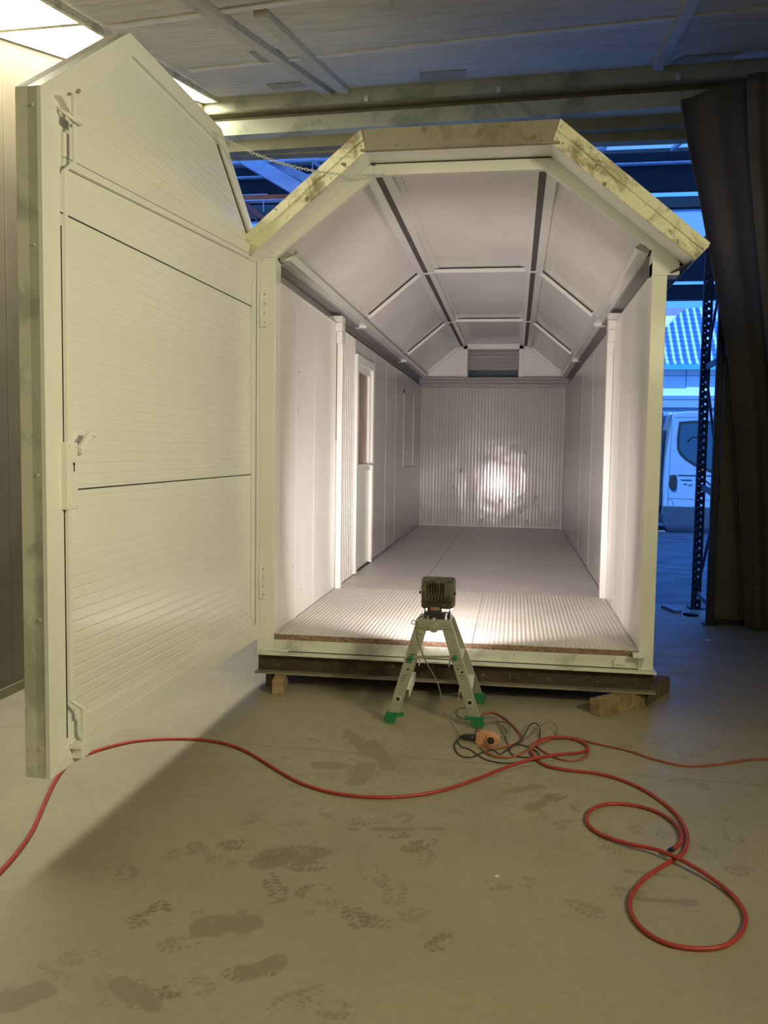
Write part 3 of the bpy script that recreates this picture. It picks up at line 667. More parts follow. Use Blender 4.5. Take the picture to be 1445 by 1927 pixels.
# lock box with keyhole and lever
b = MB(); g_prism(b, [(SR-.045, 1.362), (SR+.035, 1.362), (SR+.035, 1.625), (SR-.045, 1.625)], -.02, .028)
b.build('lock_box', 'frame', G, .005)
b = MB(); c0 = gp(SR-.012, 1.54, .0282); b.disc(c0, GN, .007, .0015, 12); g_prism(b, [(SR-.015, 1.51), (SR-.009, 1.51), (SR-.009, 1.54), (SR-.015, 1.54)], .0282, .0297)
b.build('keyhole', 'black', G)
for s_, z_ in ((-.03, 1.61), (.02, 1.61), (-.03, 1.378), (.02, 1.378), (-.012, 1.475)): MB().disc(gp(SR+s_, z_, .028), GN, .006, .004, 10).build('lock_screw', 'frame', G)
b = MB(); b.tube(rodpts([(SR-.06, 1.585, -.02), (SR-.06, 1.585, .03)]), .012, 10)
b.obox(gp(SR-.05, 1.575, .025), GD*-.085+Vector((0, 0, .07)), Vector((0, 0, .03))+GD*.012, GN*.02)
b.tube(rodpts([(SR-.14, 1.655, .02), (SR-.15, 1.66, .05)]), .012, 10)
b.build('lever_handle', 'white', G, .003)
for z_ in (.45, .95, 1.5, 2.35, 2.85): MB().disc(gp(WD+.006, z_, -.03), GD, .0045, .0025, 10).build('rivet', 'frame', G)
MB().disc(gp(.072, .85, .0), GN, .008, .008, 10).build('rivet', 'frame', G)
for z0, z1 in ((.60, .83), (2.42, 2.66)):
    h = part(MB().box(-.088, -.055, -.012, .0, z0, z1).tube([(-.096, -.008, z0), (-.096, -.008, z1)], .009, 10), 'hinge', 'frame', bevel=.002)
    for k in range(4): MB().disc((-.07, -.012, z0+.03+k*(z1-z0-.06)/3), (0, -1, 0), .005, .004, 8).build('hinge_screw', 'grey', h)
# retaining chain: gate edge to arch corner
def chain():
    a = gp(.86, 3.365, .008); z = Vector((.72, -.012, 3.375)); n = 58; b = MB(); pts = []
    for k in range(n+1):
        t = k/n; p = a.lerp(z, t); p.z -= .10*4*t*(1-t)*(1.0-.35*t); pts.append(p)
    for k in range(n):
        p, q = pts[k], pts[k+1]; m = (p+q)/2; d = (q-p).normalized(); u = Vector((0, 0, 1)) if k % 2 else d.cross(Vector((0, 0, 1))).normalized()
        u = (u-d*u.dot(d)).normalized(); hl = (q-p).length*.66
        b.tube([m+d*math.cos(w)*hl+u*math.sin(w)*.0075 for w in [2*PI*i/10 for i in range(10)]], .0022, 5, closed=True)
    part(b, 'chain', 'galvgrey')
chain()

# ------------------------------------------------------------------ supports under the cabin
r = root('steel_beam', (1.2, 0, .1), 'rusty dark I-beam with pale upper flange, lying across under the cabin front', 'steel beam')
def tiltbox(b, x0, x1, y0, y1, z0, z1): return b.box(x0, x1, y0, y1, z0, z1)
MB().box(-.115, 2.505, -.07, .07, .228, .24).build('top_flange', 'galvgrey', r, .002)
MB().box(-.105, 2.50, -.006, .006, .113, .2275).build('web', 'rust', r)
MB().box(-.115, 2.505, -.07, .07, .1, .112).build('bottom_flange', 'galvbrown', r, .002)
def block(p, ax, ay, h, mat, label, z=0):
    o = MB().obox((p[0], p[1], z), (ax[0], ax[1], 0), (ay[0], ay[1], 0), (0, 0, h)).build('timber_block', mat, None, .003)
    tag(o, label, 'timber block')
block((.050, -.215), (.078, .012), (-.05, .34), .0995, 'wood', 'short timber block under the left end of the beam, end grain facing front')
block((-.055, .0), (.045, .0), (.0, .25), .0995, 'wooddark', 'dark timber block behind the short one at the left beam end')
block((2.148, -.279), (.302, .284), (-.062, .068), .0995, 'wood', 'long pale timber block sticking out in front of the right beam end')
block((2.475, .030), (.20, .385), (-.075, .04), .0995, 'wooddark', 'brown timber block behind the long pale one at the right beam end')

# ------------------------------------------------------------------ step ladder
r = root('step_ladder', (1.15, -.38, 0), 'short double-sided aluminium step ladder with green feet in front of the cabin', 'step ladder')
def rail_box(b, p0, p1, w, d, dy):
    """rail from p0 to p1 (centre of front face), w wide across, d deep"""
    p0, p1 = Vector(p0), Vector(p1); a = p1-p0; x = Vector((1, 0, 0)); x = (x-a.normalized()*x.dot(a.normalized())).normalized()
    return b.obox(p0-x*w/2, a, x*w, Vector((0, d*dy, 0)))
FB = {'fl': ((.915, -.64, .055), (1.068, -.59, .60)), 'fr': ((1.395, -.63, .055), (1.215, -.59, .60)),
      'bl': ((.905, -.15, .055), (1.068, -.40, .60)), 'br': ((1.39, -.13, .055), (1.215, -.40, .60))}
for k, (p0, p1) in FB.items():
    fr = k[0] == 'f'
    b = MB(); rail_box(b, p0, p1, .066, .022, 1 if fr else 1)
    leg = b.build('leg', 'alu', r, .003)
    dr = (Vector(p0)-Vector(p1)).normalized(); p = Vector(p0); sx = 1 if k[1] == 'r' else -1
    q = p+dr*.065
    f = MB(); y0, y1 = p.y-.008, p.y+.034
    xs = [(p.x-.042, p.z+.012), (p.x+.042, p.z+.012), (q.x+.036, .028), (q.x+.024, 0.0), (q.x-.028, .0), (q.x-.038, .028)]
    f.prism([(x, y0, z) for x, z in xs], (0, y1-y0, 0))
    if fr: f.box(p.x-(.06 if sx > 0 else -.03), p.x-(.03 if sx > 0 else -.062), y0, y1, .045, .06)
    f.build('rubber_foot', 'green', r, .003)
    if fr:
        h = Vector(p0).lerp(Vector(p1), .17); hole = MB().box(h.x-.011, h.x+.011, h.y-.0045, h.y-.0015, h.z-.011, h.z+.011)
        hole.build('rung_socket', 'black', leg)
        MB().box(h.x-.015, h.x+.015, h.y-.003, h.y-.0002, h.z-.015, h.z+.015).build('socket_rim', 'white', leg)
        # stickers
        for (t, sz, mt, dx) in (((.60, (.034, .014), 'green', 0), (.57, (.03, .008), 'green', 0), (.655, (.028, .004), 'steelblue', 0), (.49, (.012, .010), 'steelblue', .005), (.50, (.008, .010), 'orange', .012), (.43, (.03, .003), 'steelblue', -.003), (.40, (.026, .003), 'steelblue', -.005), (.37, (.02, .003), 'steelblue', -.008)) if k == 'fl' else
                                ((.52, (.010, .007), 'steelblue', -.012), (.49, (.013, .012), 'black', .008), (.56, (.034, .002), 'steelblue', 0), (.62, (.03, .002), 'steelblue', 0), (.70, (.026, .002), 'steelblue', 0), (.45, (.034, .002), 'steelblue', 0), (.42, (.028, .002), 'steelblue', 0))):
            c = Vector(p0).lerp(Vector(p1), t)
            MB().box(c.x+dx-sz[0]/2, c.x+dx+sz[0]/2, c.y-.0022, c.y-.0006, c.z-sz[1]/2, c.z+sz[1]/2).build('sticker', mt, leg)
# treads: on the right side three, on the left side likewise
def lerp(a, b_, t): return Vector(a).lerp(Vector(b_), t)
for side in 'lr':
    f0, f1 = FB['f'+side]; b0, b1 = FB['b'+side]
    for t in (.28, .62):
        a = lerp(f0, f1, t); c = lerp(b0, b1, t); s = 1 if side == 'r' else -1
        b = MB(); x0, x1 = a.x-s*.045, a.x+s*.03; X0, X1 = c.x-s*.045, c.x+s*.03
        for dz0, dz1, ins in ((-.012, 0, 0),):
            b.poly([(x0, a.y+.022, a.z+dz0), (x1, a.y+.022, a.z+dz0), (X1, c.y, a.z+dz0), (X0, c.y, a.z+dz0), (x0, a.y+.022, a.z), (x1, a.y+.022, a.z), (X1, c.y, a.z), (X0, c.y, a.z)],
                   [(0, 3, 2, 1), (4, 5, 6, 7), (0, 1, 5, 4), (1, 2, 6, 5), (2, 3, 7, 6), (3, 0, 4, 7)])
        b.poly([(x0, a.y+.022, a.z-.055), (x0-s*.004, a.y+.022, a.z-.055), (X0-s*.004, c.y, a.z-.055), (X0, c.y, a.z-.055), (x0, a.y+.022, a.z), (x0-s*.004, a.y+.022, a.z), (X0-s*.004, c.y, a.z), (X0, c.y, a.z)],
               [(0, 3, 2, 1), (4, 5, 6, 7), (0, 1, 5, 4), (1, 2, 6, 5), (2, 3, 7, 6), (3, 0, 4, 7)])
        b.build('tread', 'white', r, .002)
MB().box(1.045, 1.24, -.60, -.40, .603, .622).build('top_step', 'alu', r, .004)
b = MB().prism([(1.05, -.603, .605), (1.235, -.603, .605), (1.245, -.603, .575), (1.175, -.603, .562), (1.11, -.603, .562), (1.04, -.603, .575)], (0, .012, 0))
b.disc((1.143, -.603, .578), (0, -1, 0), .03, .008, 24).disc((1.143, -.611, .578), (0, -1, 0), .011, .006, 16)
for x, z in ((1.07, .54), (1.06, .50), (1.215, .54), (1.228, .495)): b.disc((x, -.600, z), (0, -1, 0), .006, .008, 10)
b.build('hinge_joint', 'alu', r, .001)
b = MB().obox((1.022, -.622, .392), (.245, 0, .014), (0, .006, 0), (0, 0, .014))
b.build('stay_strap', 'alu', r)
b = MB().obox((1.06, -.30, .49), (.14, 0, .012), (0, .006, 0), (0, 0, .012)); b.build('stay_strap', 'alu', r)
for x, z in ((1.015, .392), (1.272, .406)):
    MB().box(x-.011, x+.011, -.636, -.61, z-.011, z+.015).disc((x, -.636, z), (0, -1, 0), .007, .004, 10).build('strap_bolt', 'green', r, .002)

# ------------------------------------------------------------------ flood lamp on the ladder
r = root('flood_lamp', (1.152, -.5, .622), 'grimy ribbed flood lamp standing on the ladder, shining into the cabin', 'flood lamp')
def lamp_body():
    b = MB(); X0, X1 = 1.052, 1.252; n = 9; prof = []
    # barrel-shaped back, open front: rings of a rounded rectangle shrinking to the back
    def rrect(w, h, y, rad=.02, k=4):
        out = []
        for cx, cz, a0 in ((w-rad, h-rad, 0), (-w+rad, h-rad, 90), (-w+rad, -h+rad, 180), (w-rad, -h+rad, 270)):
            for i in range(k+1):
                a = R(a0+90*i/k); out.append(Vector((1.152+cx+rad*math.cos(a), y, .758+cz+rad*math.sin(a))))
        return out
    rings = [rrect(.098, .088, -.395), rrect(.102, .092, -.40), rrect(.102, .092, -.44), rrect(.098, .088, -.47), rrect(.094, .084, -.52), rrect(.084, .074, -.535)]
    inner = [rrect(.094, .084, -.395), rrect(.080, .070, -.425)]
    vs = [[b.bm.verts.new(p) for p in rg] for rg in rings]; vi = [[b.bm.verts.new(p) for p in rg] for rg in inner]
    m = len(rings[0])
    def band(A, B):
        for i in range(m): b.bm.faces.new((A[i], A[(i+1) % m], B[(i+1) % m], B[i]))
    for A, B in zip(vs[:-1], vs[1:]): band(A, B)
    band(vs[0], vi[0]); band(vi[0], vi[1]); b.bm.faces.new(vs[-1]); b.bm.faces.new(vi[1])
    return b
lamp_body().build('housing', 'lampbody', r, .002)
b = MB()
for k in range(7): x = 1.105+k*.0155; b.box(x-.002, x+.002, -.552, -.53, .762, .835)
for k in range(6): x = 1.105+k*.0185; b.box(x-.002, x+.002, -.548, -.53, .72, .757)
b.box(1.075, 1.23, -.541, -.532, .756, .762)
b.build('cooling_fin', 'lampbody', r)
MB().box(1.100, 1.182, -.565, -.52, .645, .715).build('terminal_box', 'black', r, .003)
MB().box(1.118, 1.172, -.567, -.565, .672, .692).build('rating_label', 'headerbrown', r)
MB().box(1.123, 1.142, -.5685, -.567, .676, .690).build('rating_label', 'orange', r)
b = MB().box(1.075, 1.08, -.50, -.47, .646, .672).box(1.224, 1.229, -.50, -.47, .646, .672).disc((1.052, -.485, .765), (-1, 0, 0), .009, .01, 10).disc((1.252, -.485, .765), (1, 0, 0), .009, .01, 10)
b.box(1.075, 1.229, -.50, -.47, .6455, .65)
b.build('bracket', 'black', r)
MB().box(1.105, 1.2, -.56, -.44, .6225, .645).box(1.075, 1.095, -.55, -.45, .6225, .646).box(1.215, 1.232, -.55, -.45, .6225, .646).build('base', 'black', r, .002)
MB().box(1.135, 1.147, -.585, -.562, .6225, .628).build('clamp_tab', 'white', r)
MB().box(1.066, 1.238, -.408, -.400, .650, .664).build('glow_strip', emit('bright_spot_glow', (1.0, .93, .85), 9), r)  # glowing strip added for the bright spots under the housing
MB().box(1.074, 1.230, -.4238, -.4225, .690, .826).build('reflector', emit('lit_reflector', (1.0, .84, .8), 14), r)
BLK = [(1.322,-0.862),(1.304,-0.899),(1.303,-0.99),(1.322,-1.074),(1.358,-1.131),(1.404,-1.129),(1.442,-1.067),(1.482,-1.025),(1.517,-1.027),(1.547,-1.064),(1.576,-1.007),(1.617,-0.911),(1.659,-0.857),(1.691,-0.729),(1.717,-0.615),(1.75,-0.562),(1.771,-0.615),(1.768,-0.771)]
pts = [(1.09, -.55, .635), (1.06, -.62, .64), (1.043, -.64, .62), (1.045, -.645, .57), (1.052, -.648, .52), (1.075, -.652, .45), (1.115, -.66, .37), (1.16, -.665, .30), (1.19, -.67, .23), (1.205, -.68, .16), (1.235, -.70, .09), (1.275, -.73, .04), (1.31, -.78, .012), (1.325, -.84, .008), (1.33, -.855, .012)]
b = MB().tube(smooth_path(pts, 5), .0038, 7)
b.tube([(1.028+.012*math.cos(a), -.645, .612+.012*math.sin(a)) for a in [2*PI*i/14 for i in range(14)]], .0028, 6, closed=True)
b.build('lamp_cable', 'greycable', r)
b = MB().tube([(1.325, -.872, .024), (1.335, -.873, .024), (1.35, -.876, .026), (1.385, -.882, .028), (1.412, -.886, .028)], [.007, .012, .017, .019, .019], 12)
b.build('cable_plug', 'black', r, smooth=False)

# ------------------------------------------------------------------ cables and hose on the floor
def ground_path(P, z=.01, bumps=()):
    out = []
    for i, p in enumerate(P):
        h = z
        for (k, w, dz) in bumps: h += dz*math.exp(-((i-k)/w)**2)
        out.append((p[0], p[1], h))
    return smooth_path(out, 5)
EXT = [(3.397,-0.778),(3.115,-0.824),(2.957,-0.862),(2.856,-0.89),(2.671,-0.996),(2.502,-1.051),(2.354,-0.979),(2.231,-0.871),(2.124,-0.815),(2.029,-0.763),(1.985,-0.729),(1.913,-0.714),(1.85,-0.746),(1.799,-0.802),(1.755,-0.875),(1.711,-0.964),(1.675,-1.031),(1.629,-1.082),(1.583,-1.108),(1.525,-1.102),(1.483,-1.06),(1.451,-0.996),(1.456,-0.96),(1.493,-0.992),(1.54,-0.979),(1.593,-0.925),(1.641,-0.87),(1.668,-0.809),(1.66,-0.716),(1.629,-0.602),(1.576,-0.455),(1.528,-0.365),(1.48,-0.334),(1.435,-0.395),(1.425,-.52),(1.424,-.66),(1.43,-.78),(1.44,-.85)]
r = root('extension_lead', (1.46, -.9, 0), 'dirty orange extension lead with a peach socket end, tangled by the ladder foot', 'extension lead')
MB().tube(ground_path(EXT, .007, ((15, 2, .010), (22, 1.5, .01), (36.5, .8, .02))), .0062, 8).build('cord', 'orange', r)
a = R(-4)
b = MB(); ux = Vector((math.cos(a), math.sin(a), 0)); uy = Vector((-math.sin(a), math.cos(a), 0)); o0 = Vector((1.412, -.915, .004))
prof = [(0, 0), (.05, -.012), (.10, -.008), (.135, .012), (.13, .045), (.09, .062), (.03, .066), (0, .05)]
b.prism([o0+ux*x+Vector((0, 0, y_)) for x, y_ in prof], uy*.055)
b.build('socket_body', 'socket', r, .006)
b = MB().tube([o0+ux*.085+Vector((0, -.001, .03)), o0+ux*.085+Vector((0, -.016, .03))], .027, 20).build('socket_collar', 'socket', r, .002)
MB().disc(o0+ux*.085+Vector((0, -.0162, .03)), (0, -1, 0), .020, .001, 20).build('socket_hole', 'black', r)
b = MB().disc(o0+ux*.079+Vector((0, -.018, .03)), (0, -1, 0), .003, .001, 8).disc(o0+ux*.092+Vector((0, -.018, .03)), (0, -1, 0), .003, .001, 8); b.build('socket_contact', 'chrome', r)
BLK2 = [(1.313,-0.897),(1.343,-0.982),(1.38,-1.002),(1.425,-1.071),(1.474,-1.145),(1.532,-1.175),(1.595,-1.179),(1.663,-1.141),(1.72,-1.127),(1.754,-1.116),(1.754,-1.007),(1.723,-0.944),(1.676,-0.899),(1.629,-0.909),(1.599,-0.985),(1.623,-1.058),(1.663,-1.075),(1.715,-1.074)]
BLK3 = [(1.351,-0.467),(1.319,-0.48),(1.286,-0.436),(1.27,-0.372),(1.276,-0.289),(1.305,-0.255),(1.342,-0.288),(1.403,-0.435),(1.477,-0.442),(1.517,-0.482),(1.545,-0.598),(1.573,-0.771),(1.592,-0.88),(1.611,-0.903),(1.641,-0.897),(1.678,-0.789),(1.728,-0.722),(1.774,-0.614),(1.82,-0.565),(1.858,-0.567),(1.871,-0.625),(1.855,-0.697),(1.8,-0.765)]
EXT3 = [(1.522,-0.832),(1.567,-0.791),(1.6,-0.698),(1.59,-0.61),(1.551,-0.556),(1.505,-0.538),(1.454,-0.565),(1.425,-0.643),(1.409,-0.726)]
EXT4 = [(1.737,-0.87),(1.77,-0.952),(1.815,-1.021),(1.858,-1.071),(1.92,-1.089),(1.98,-1.039),(2.015,-0.957),(2.027,-0.849),(2.007,-0.762),(1.955,-0.725)]
tag(MB().tube(ground_path(BLK, .005, ((14, 2, .03), (8, 1, .008))), .0036, 7).build('cable', 'black'), 'thin black cable looping from the plug round the socket end', 'cable')
tag(MB().tube(ground_path(BLK2, .004, ((9, 1, .008), (13, 1, .008))), .0034, 7).build('cable', 'black'), 'thin black cable lying flattest, crossing under the red hose', 'cable')
tag(MB().tube(ground_path(BLK3, .0045, ((9, 1.5, .012), (18, 2, .035))), .0038, 7).build('cable', 'greycable'), 'dusty grey-green cable looping behind the right ladder foot', 'cable')
tag(MB().tube(ground_path(EXT3, .008, ((3, 2, .02),)), .0055, 7).build('cable', 'greycable'), 'short thick grey cable loop behind the peach socket', 'cable')
tag(MB().tube(ground_path(EXT4, .006), .005, 7).build('cable', 'orange'), 'brown-orange cable loop inside the upper red hose loop', 'cable')
HOSE = [(-0.261,-2.922),(-0.286,-2.695),(-0.315,-2.526),(-0.365,-2.341),(-0.452,-2.111),(-0.549,-1.848),(-0.601,-1.646),(-0.59,-1.506),(-0.535,-1.382),(-0.432,-1.251),(-0.28,-1.177),(-0.106,-1.152),(0.057,-1.182),(0.225,-1.284),(0.407,-1.46),(0.59,-1.632),(0.769,-1.729),(0.95,-1.752),(1.119,-1.714),(1.283,-1.613),(1.451,-1.427),(1.579,-1.273),(1.714,-1.149),(1.854,-1.051),(1.969,-0.98),(2.021,-0.895),(2.005,-0.803),(1.928,-0.747),(1.824,-0.767),(1.743,-0.854),(1.717,-0.962),(1.737,-1.097),(1.794,-1.195),(1.898,-1.234),(2.053,-1.256),(2.194,-1.362),(2.292,-1.531),(2.344,-1.705),(2.35,-1.866),(2.327,-1.995),(2.283,-2.097),(2.194,-2.202),(2.107,-2.323),(2.047,-2.452),(2.031,-2.564),(2.054,-2.669),(2.115,-2.741),(2.203,-2.759),(2.301,-2.729),(2.376,-2.644),(2.422,-2.529),(2.419,-2.411),(2.371,-2.296),(2.287,-2.186),(2.191,-2.095),(2.084,-2.039),(1.986,-1.958),(1.94,-1.851),(1.962,-1.718),(2.041,-1.633),(2.138,-1.615),(2.237,-1.656),(2.299,-1.741),(2.325,-1.86),(2.308,-1.974),(2.262,-2.05)]
r = root('air_hose', (1.9, -1.8, 0), 'red rubber air hose winding across the floor in a figure of eight', 'hose')
MB().tube(ground_path(HOSE, .0085, ((22.5, 1.5, .016), (53.5, 1.6, .019), (28, 2, .008), (63, 1.2, .004))), .0083, 10).build('hose', 'red', r)
MB().tube([(2.262, -2.05, .0125), (2.249, -2.066, .0125)], .0105, 10).build('ferrule', 'black', r)
MB().tube([(2.249, -2.066, .0125), (2.230, -2.090, .0125), (2.222, -2.10, .0125)], [.0125, .0125, .009], 10).build('coupling', 'chrome', r)
tag(MB().poly([(1.555, -2.385, 0.0005), (1.572, -2.38, .0005), (1.568, -2.368, .0005), (1.553, -2.371, .0005), (1.562, -2.376, .004)], [(0, 1, 2, 3), (0, 4, 1), (1, 4, 2), (2, 4, 3), (3, 4, 0)]).build('paint_chip', 'white'), 'tiny white paint chip lying in the open middle of the floor', 'paint chip')
tag(MB().poly([(3.27, 2.13, .0005), (3.32, 2.13, .0005), (3.325, 2.18, .0005), (3.28, 2.19, .0005), (3.30, 2.16, .010)], [(0, 1, 2, 3), (0, 4, 1), (1, 4, 2), (2, 4, 3), (3, 4, 0)]).build('paint_chip', 'white'), 'white chip on the floor right of the cabin, near the curtain foot', 'paint chip')

# ------------------------------------------------------------------ right side: rack upright, leaf, curtains
r = root('rack_upright', (3.5, 3.3, 0), 'tall dark perforated pallet rack upright with cross braces in the doorway', 'rack upright')
def upright(x0, x1, y, h):
    """front face with real holes: two columns (small, large) punched by building strips"""
    b = MB(); n = int(h/.075)
    xs = [x0, x0+.016, x0+.024, x0+.042, x0+.062, x1]
    for k in range(n):
        z0, z1 = k*h/n, (k+1)*h/n; zm = (z0+z1)/2
        for i in range(5):
            if i == 1: segs = ((z0, zm-.022), (zm-.012, z1))
            elif i == 3: segs = ((z0, zm-.008), (zm+.016, z1))
            else: segs = ((z0, z1),)
            for a_, c_ in segs: b.poly([(xs[i], y, a_), (xs[i+1], y, a_), (xs[i+1], y, c_), (xs[i], y, c_)], [(0, 1, 2, 3)])
    bmesh.ops.remove_doubles(b.bm, verts=b.bm.verts[:], dist=1e-5)
    g = bmesh.ops.extrude_face_region(b.bm, geom=b.bm.faces[:]); bmesh.ops.translate(b.bm, verts=[v for v in g['geom'] if isinstance(v, bmesh.types.BMVert)], vec=(0, .003, 0))
    b.box(x0, x0+.003, y, y+.07, 0, h).box(x1-.003, x1, y, y+.07, 0, h)
    return b
upright(3.472, 3.560, 3.74, 4.5).build('upright', 'steelblue', r)
MB().box(3.435, 3.50, 2.87, 2.873, .0, 4.4).box(3.435, 3.438, 2.87, 2.93, 0, 4.4).box(3.497, 3.50, 2.87, 2.93, 0, 4.4).build('upright', 'steelblue', r)
for z in (.13, 1.24, 2.50, 3.7): MB().obox((3.488, 2.93, z), (.025, .81, .0), (.03, 0, 0), (0, 0, .055)).build('brace', 'bracket', r)
for z0, z1 in ((.18, 1.22), (2.45, 1.32), (2.56, 3.66)): MB().obox((3.50, 2.93, z1), (.012, .82, z0-z1), (.02, 0, 0), (0, 0, .05)).build('brace', 'steelblue', r)
MB().box(3.44, 3.62, 3.70, 3.86, 0, .012).build('foot_plate', 'steelblue', r); MB().box(3.40, 3.53, 2.83, 2.96, 0, .01).build('foot_plate', 'steelblue', r)
tag(MB().obox((3.24, 3.42, 0.0), (-.085, .30, 0), (.07, .02, 0), (0, 0, .03)).build('steel_shim', 'bracket'), 'short flat steel bar lying on the floor by the rack foot', 'steel bar')
tag(MB().obox((3.31, 3.36, 0.0), (.05, -.09, 0), (.09, .02, 0), (0, 0, .02)).build('steel_shim', 'hallbeam'), 'small dark packing plate on the floor beside the rack foot', 'steel plate')
r = root('door_leaf', (3.72, 2.98, 0), 'dull brown metal door leaf with a recessed strip behind the curtain foot', 'door leaf')
MB().box(3.52, 4.6, 2.94, 2.98, .06, 2.95).build('panel', 'wall', r)
MB().box(3.66, 3.68, 2.925, 2.94, .45, 2.3).box(3.80, 3.815, 2.925, 2.94, .45, 2.3).box(3.66, 3.815, 2.92, 2.94, .44, .47).build('molding', 'wall', r)
MB().box(3.51, 4.6, 2.90, 2.94, .06, .075).build('ledge', 'wall', r)
MB().box(3.51, 4.6, 2.915, 2.985, .0, .06).build('base_seal', 'black', r)
def curtain(name, mat, y, edge, xr, ztop, label, amp=.05, freq=9, yb=0, ph=0, shear=.35):
    """hanging cloth; edge = [(z, x_left)], folds fan out from the top rail"""
    b = MB(); nz, nx = 60, 90; zs = np.linspace(.03, 1, nz)
    ez = [e[0] for e in edge]; ex = [e[1] for e in edge]; vs = []
    for i in range(nz):
        t = i/(nz-1); row = []
        for j in range(nx):
            u = j/(nx-1); z = .015+t*(ztop(u)-.015)
            xl = np.interp(z, ez, ex); x = xl+(xr-xl)*u
            f = freq*(u+shear*(1-t)*.25)*2*PI+ph
            yy = y+yb*(1-t)+amp*(math.sin(f)+.45*math.sin(2.3*f+1+t*2))*(.35+.65*(1-t)*.8+.2)-.03*math.exp(-(u/.02)**2)
            row.append(b.bm.verts.new((x, yy, z)))
        vs.append(row)
    for i in range(nz-1):
        for j in range(nx-1): b.bm.faces.new((vs[i][j], vs[i][j+1], vs[i+1][j+1], vs[i+1][j]))
    o = b.build(name, mat, None, smooth=True); sm = o.modifiers.new('thickness', 'SOLIDIFY'); sm.thickness = .006
    tag(o, label, 'curtain')
E1 = [(0, 3.74), (1.0, 3.66), (1.8, 3.58), (2.4, 3.50), (3.1, 3.36), (3.5, 3.27), (4.0, 3.16), (4.4, 3.06), (4.75, 2.985), (4.9, 2.965)]
curtain('curtain', 'curtain', 2.70, E1, 4.35, lambda u: 4.80+.14*min(1, u/.3), 'heavy olive-brown curtain hanging in the right of the doorway, frontmost edge', .035, 2.2, ph=.6)
E2 = [(0, 4.05), (2, 3.85), (3.5, 3.66), (4.3, 3.56), (4.95, 3.52)]
curtain('curtain', 'curtain2', 2.58, E2, 4.8, lambda u: 4.955, 'greyish gathered curtain overlapping the olive one at the right edge', .06, 3.2, ph=2.4)

# ------------------------------------------------------------------ beyond the doorway: canopy hall
def hx(x0, x1, y0, z0, y1, z1, th=.03):
    return MB().poly([(x0, y0, z0), (x1, y0, z0), (x1, y1, z1), (x0, y1, z1), (x0, y0, z0+th), (x1, y0, z0+th), (x1, y1, z1+th), (x0, y1, z1+th)], [(0, 3, 2, 1), (4, 5, 6, 7), (0, 1, 5, 4), (1, 2, 6, 5), (2, 3, 7, 6), (3, 0, 4, 7)])
def pz(py, y): return 1.606+(845-py)/1607*(y+5.55)
def hall(b, name, mat): return struct(b.build(name, mat))
X0, X1 = -7, 14
b = hx(X0, X1, 3.4, pz(195, 3.6), 8.2, pz(303, 8.2))
hall(b, 'hall_roof', 'sheet')
b = MB(); d_ = Vector((0, 4.75, pz(303, 8.2)-pz(195, 3.6)))
for x in np.arange(X0+.3, X1, 1.05): b.obox((x, 3.45, pz(195, 3.6)-.05), (.05, 0, 0), d_, (0, 0, .05))
hall(b, 'hall_rib', 'bluesteel')
hall(MB().box(X0, X1, 6.4, 6.46, pz(268, 6.4), pz(258, 6.4)), 'purlin', 'hallbeam')
hall(MB().box(X0, X1, 8.25, 8.45, pz(375, 8.3), pz(303, 8.3)), 'hall_beam', 'hallbeam')
hall(MB().box(X0, X1, 8.15, 8.25, pz(330, 8.2), pz(327.5, 8.2)), 'hall_beam', 'bluesteel')
hall(MB().box(X0, X1, 11, 11.15, pz(406, 11), pz(387, 11)), 'hall_beam', 'hallbeam')
b = hx(X0, X1, 11.15, pz(407, 11), 13.1, pz(457, 13.1))
hall(b, 'hall_roof', 'sheet')
hall(MB().box(X0, X1, 13.1, 13.3, pz(534, 13.2), pz(460, 13.2)), 'hall_beam', 'hallbeam')
hall(MB().box(X0, X1, 13.2, 13.4, pz(567, 13.2), pz(541, 13.2)), 'hall_beam', 'hallbeam')
hall(MB().box(X0-.2, 2.6, 16, 16.2, 0, 9), 'wall_outer', 'darkwall')
hall(MB().box(X0-.2, X0, 3.4, 16, 0, 9), 'wall_outer_left', 'darkwall')
for (x0, z0, x1, z1, w, mt, y, l) in (
        (-2.05, 5.34, -1.20, 4.84, .17, 'bluesteel', 5.3, 'wide grey truss diagonal seen through the gap above the gate, left one'),
        (-1.72, 5.34, -.90, 4.93, .11, 'bluesteel', 5.44, 'bright truss diagonal seen above the chain, nearer the cabin roof'),
        (-1.09, 5.34, -.86, 5.16, .03, 'bluesteel', 5.43, 'thin pale truss strut just left of the cabin roof slope')):
    d = Vector((x1-x0, 0, z1-z0)); n = Vector((-d.z, 0, d.x)).normalized()
    tag(MB().obox((x0, y, z0-.02), d, (0, .12, 0), n*w).build('truss_brace', mt), l, 'steel brace')
r = root('crossbar', (-.6, 5.6, 4.89), 'orange-brown steel crossbar with pale edges beyond the doorway, left of the roof', 'steel bar')
MB().box(-6.9, .6, 5.6, 5.7, 4.90, 4.962).build('bar', 'orangebeam', r)
MB().box(-6.9, -1.72, 5.585, 5.7, 4.962, 4.972).build('edge_strip', 'bluesteel', r)
MB().box(-6.9, .6, 5.585, 5.7, 4.885, 4.90).build('edge_strip', 'bluesteel', r)
for hx_ in (-1.12, -1.78): MB().box(hx_, hx_+.012, 5.60, 5.612, 4.962 if hx_ > -1.5 else 4.75, 5.98 if hx_ > -1.5 else 4.885).build('hanger_rod', 'bluesteel', r)
tag(MB().obox((-2.05, 5.6, 4.84), (.55, 0, -.45), (0, .1, 0), (.04, 0, .04)).obox((-2.07, 5.59, 4.80), (.4, 0, -.34), (0, .02, 0), (.012, 0, .012)).build('truss_brace', plain('red_brown_steel', (.30, .07, .05), .5)), 'red-brown slanting strut below the orange crossbar', 'steel brace')
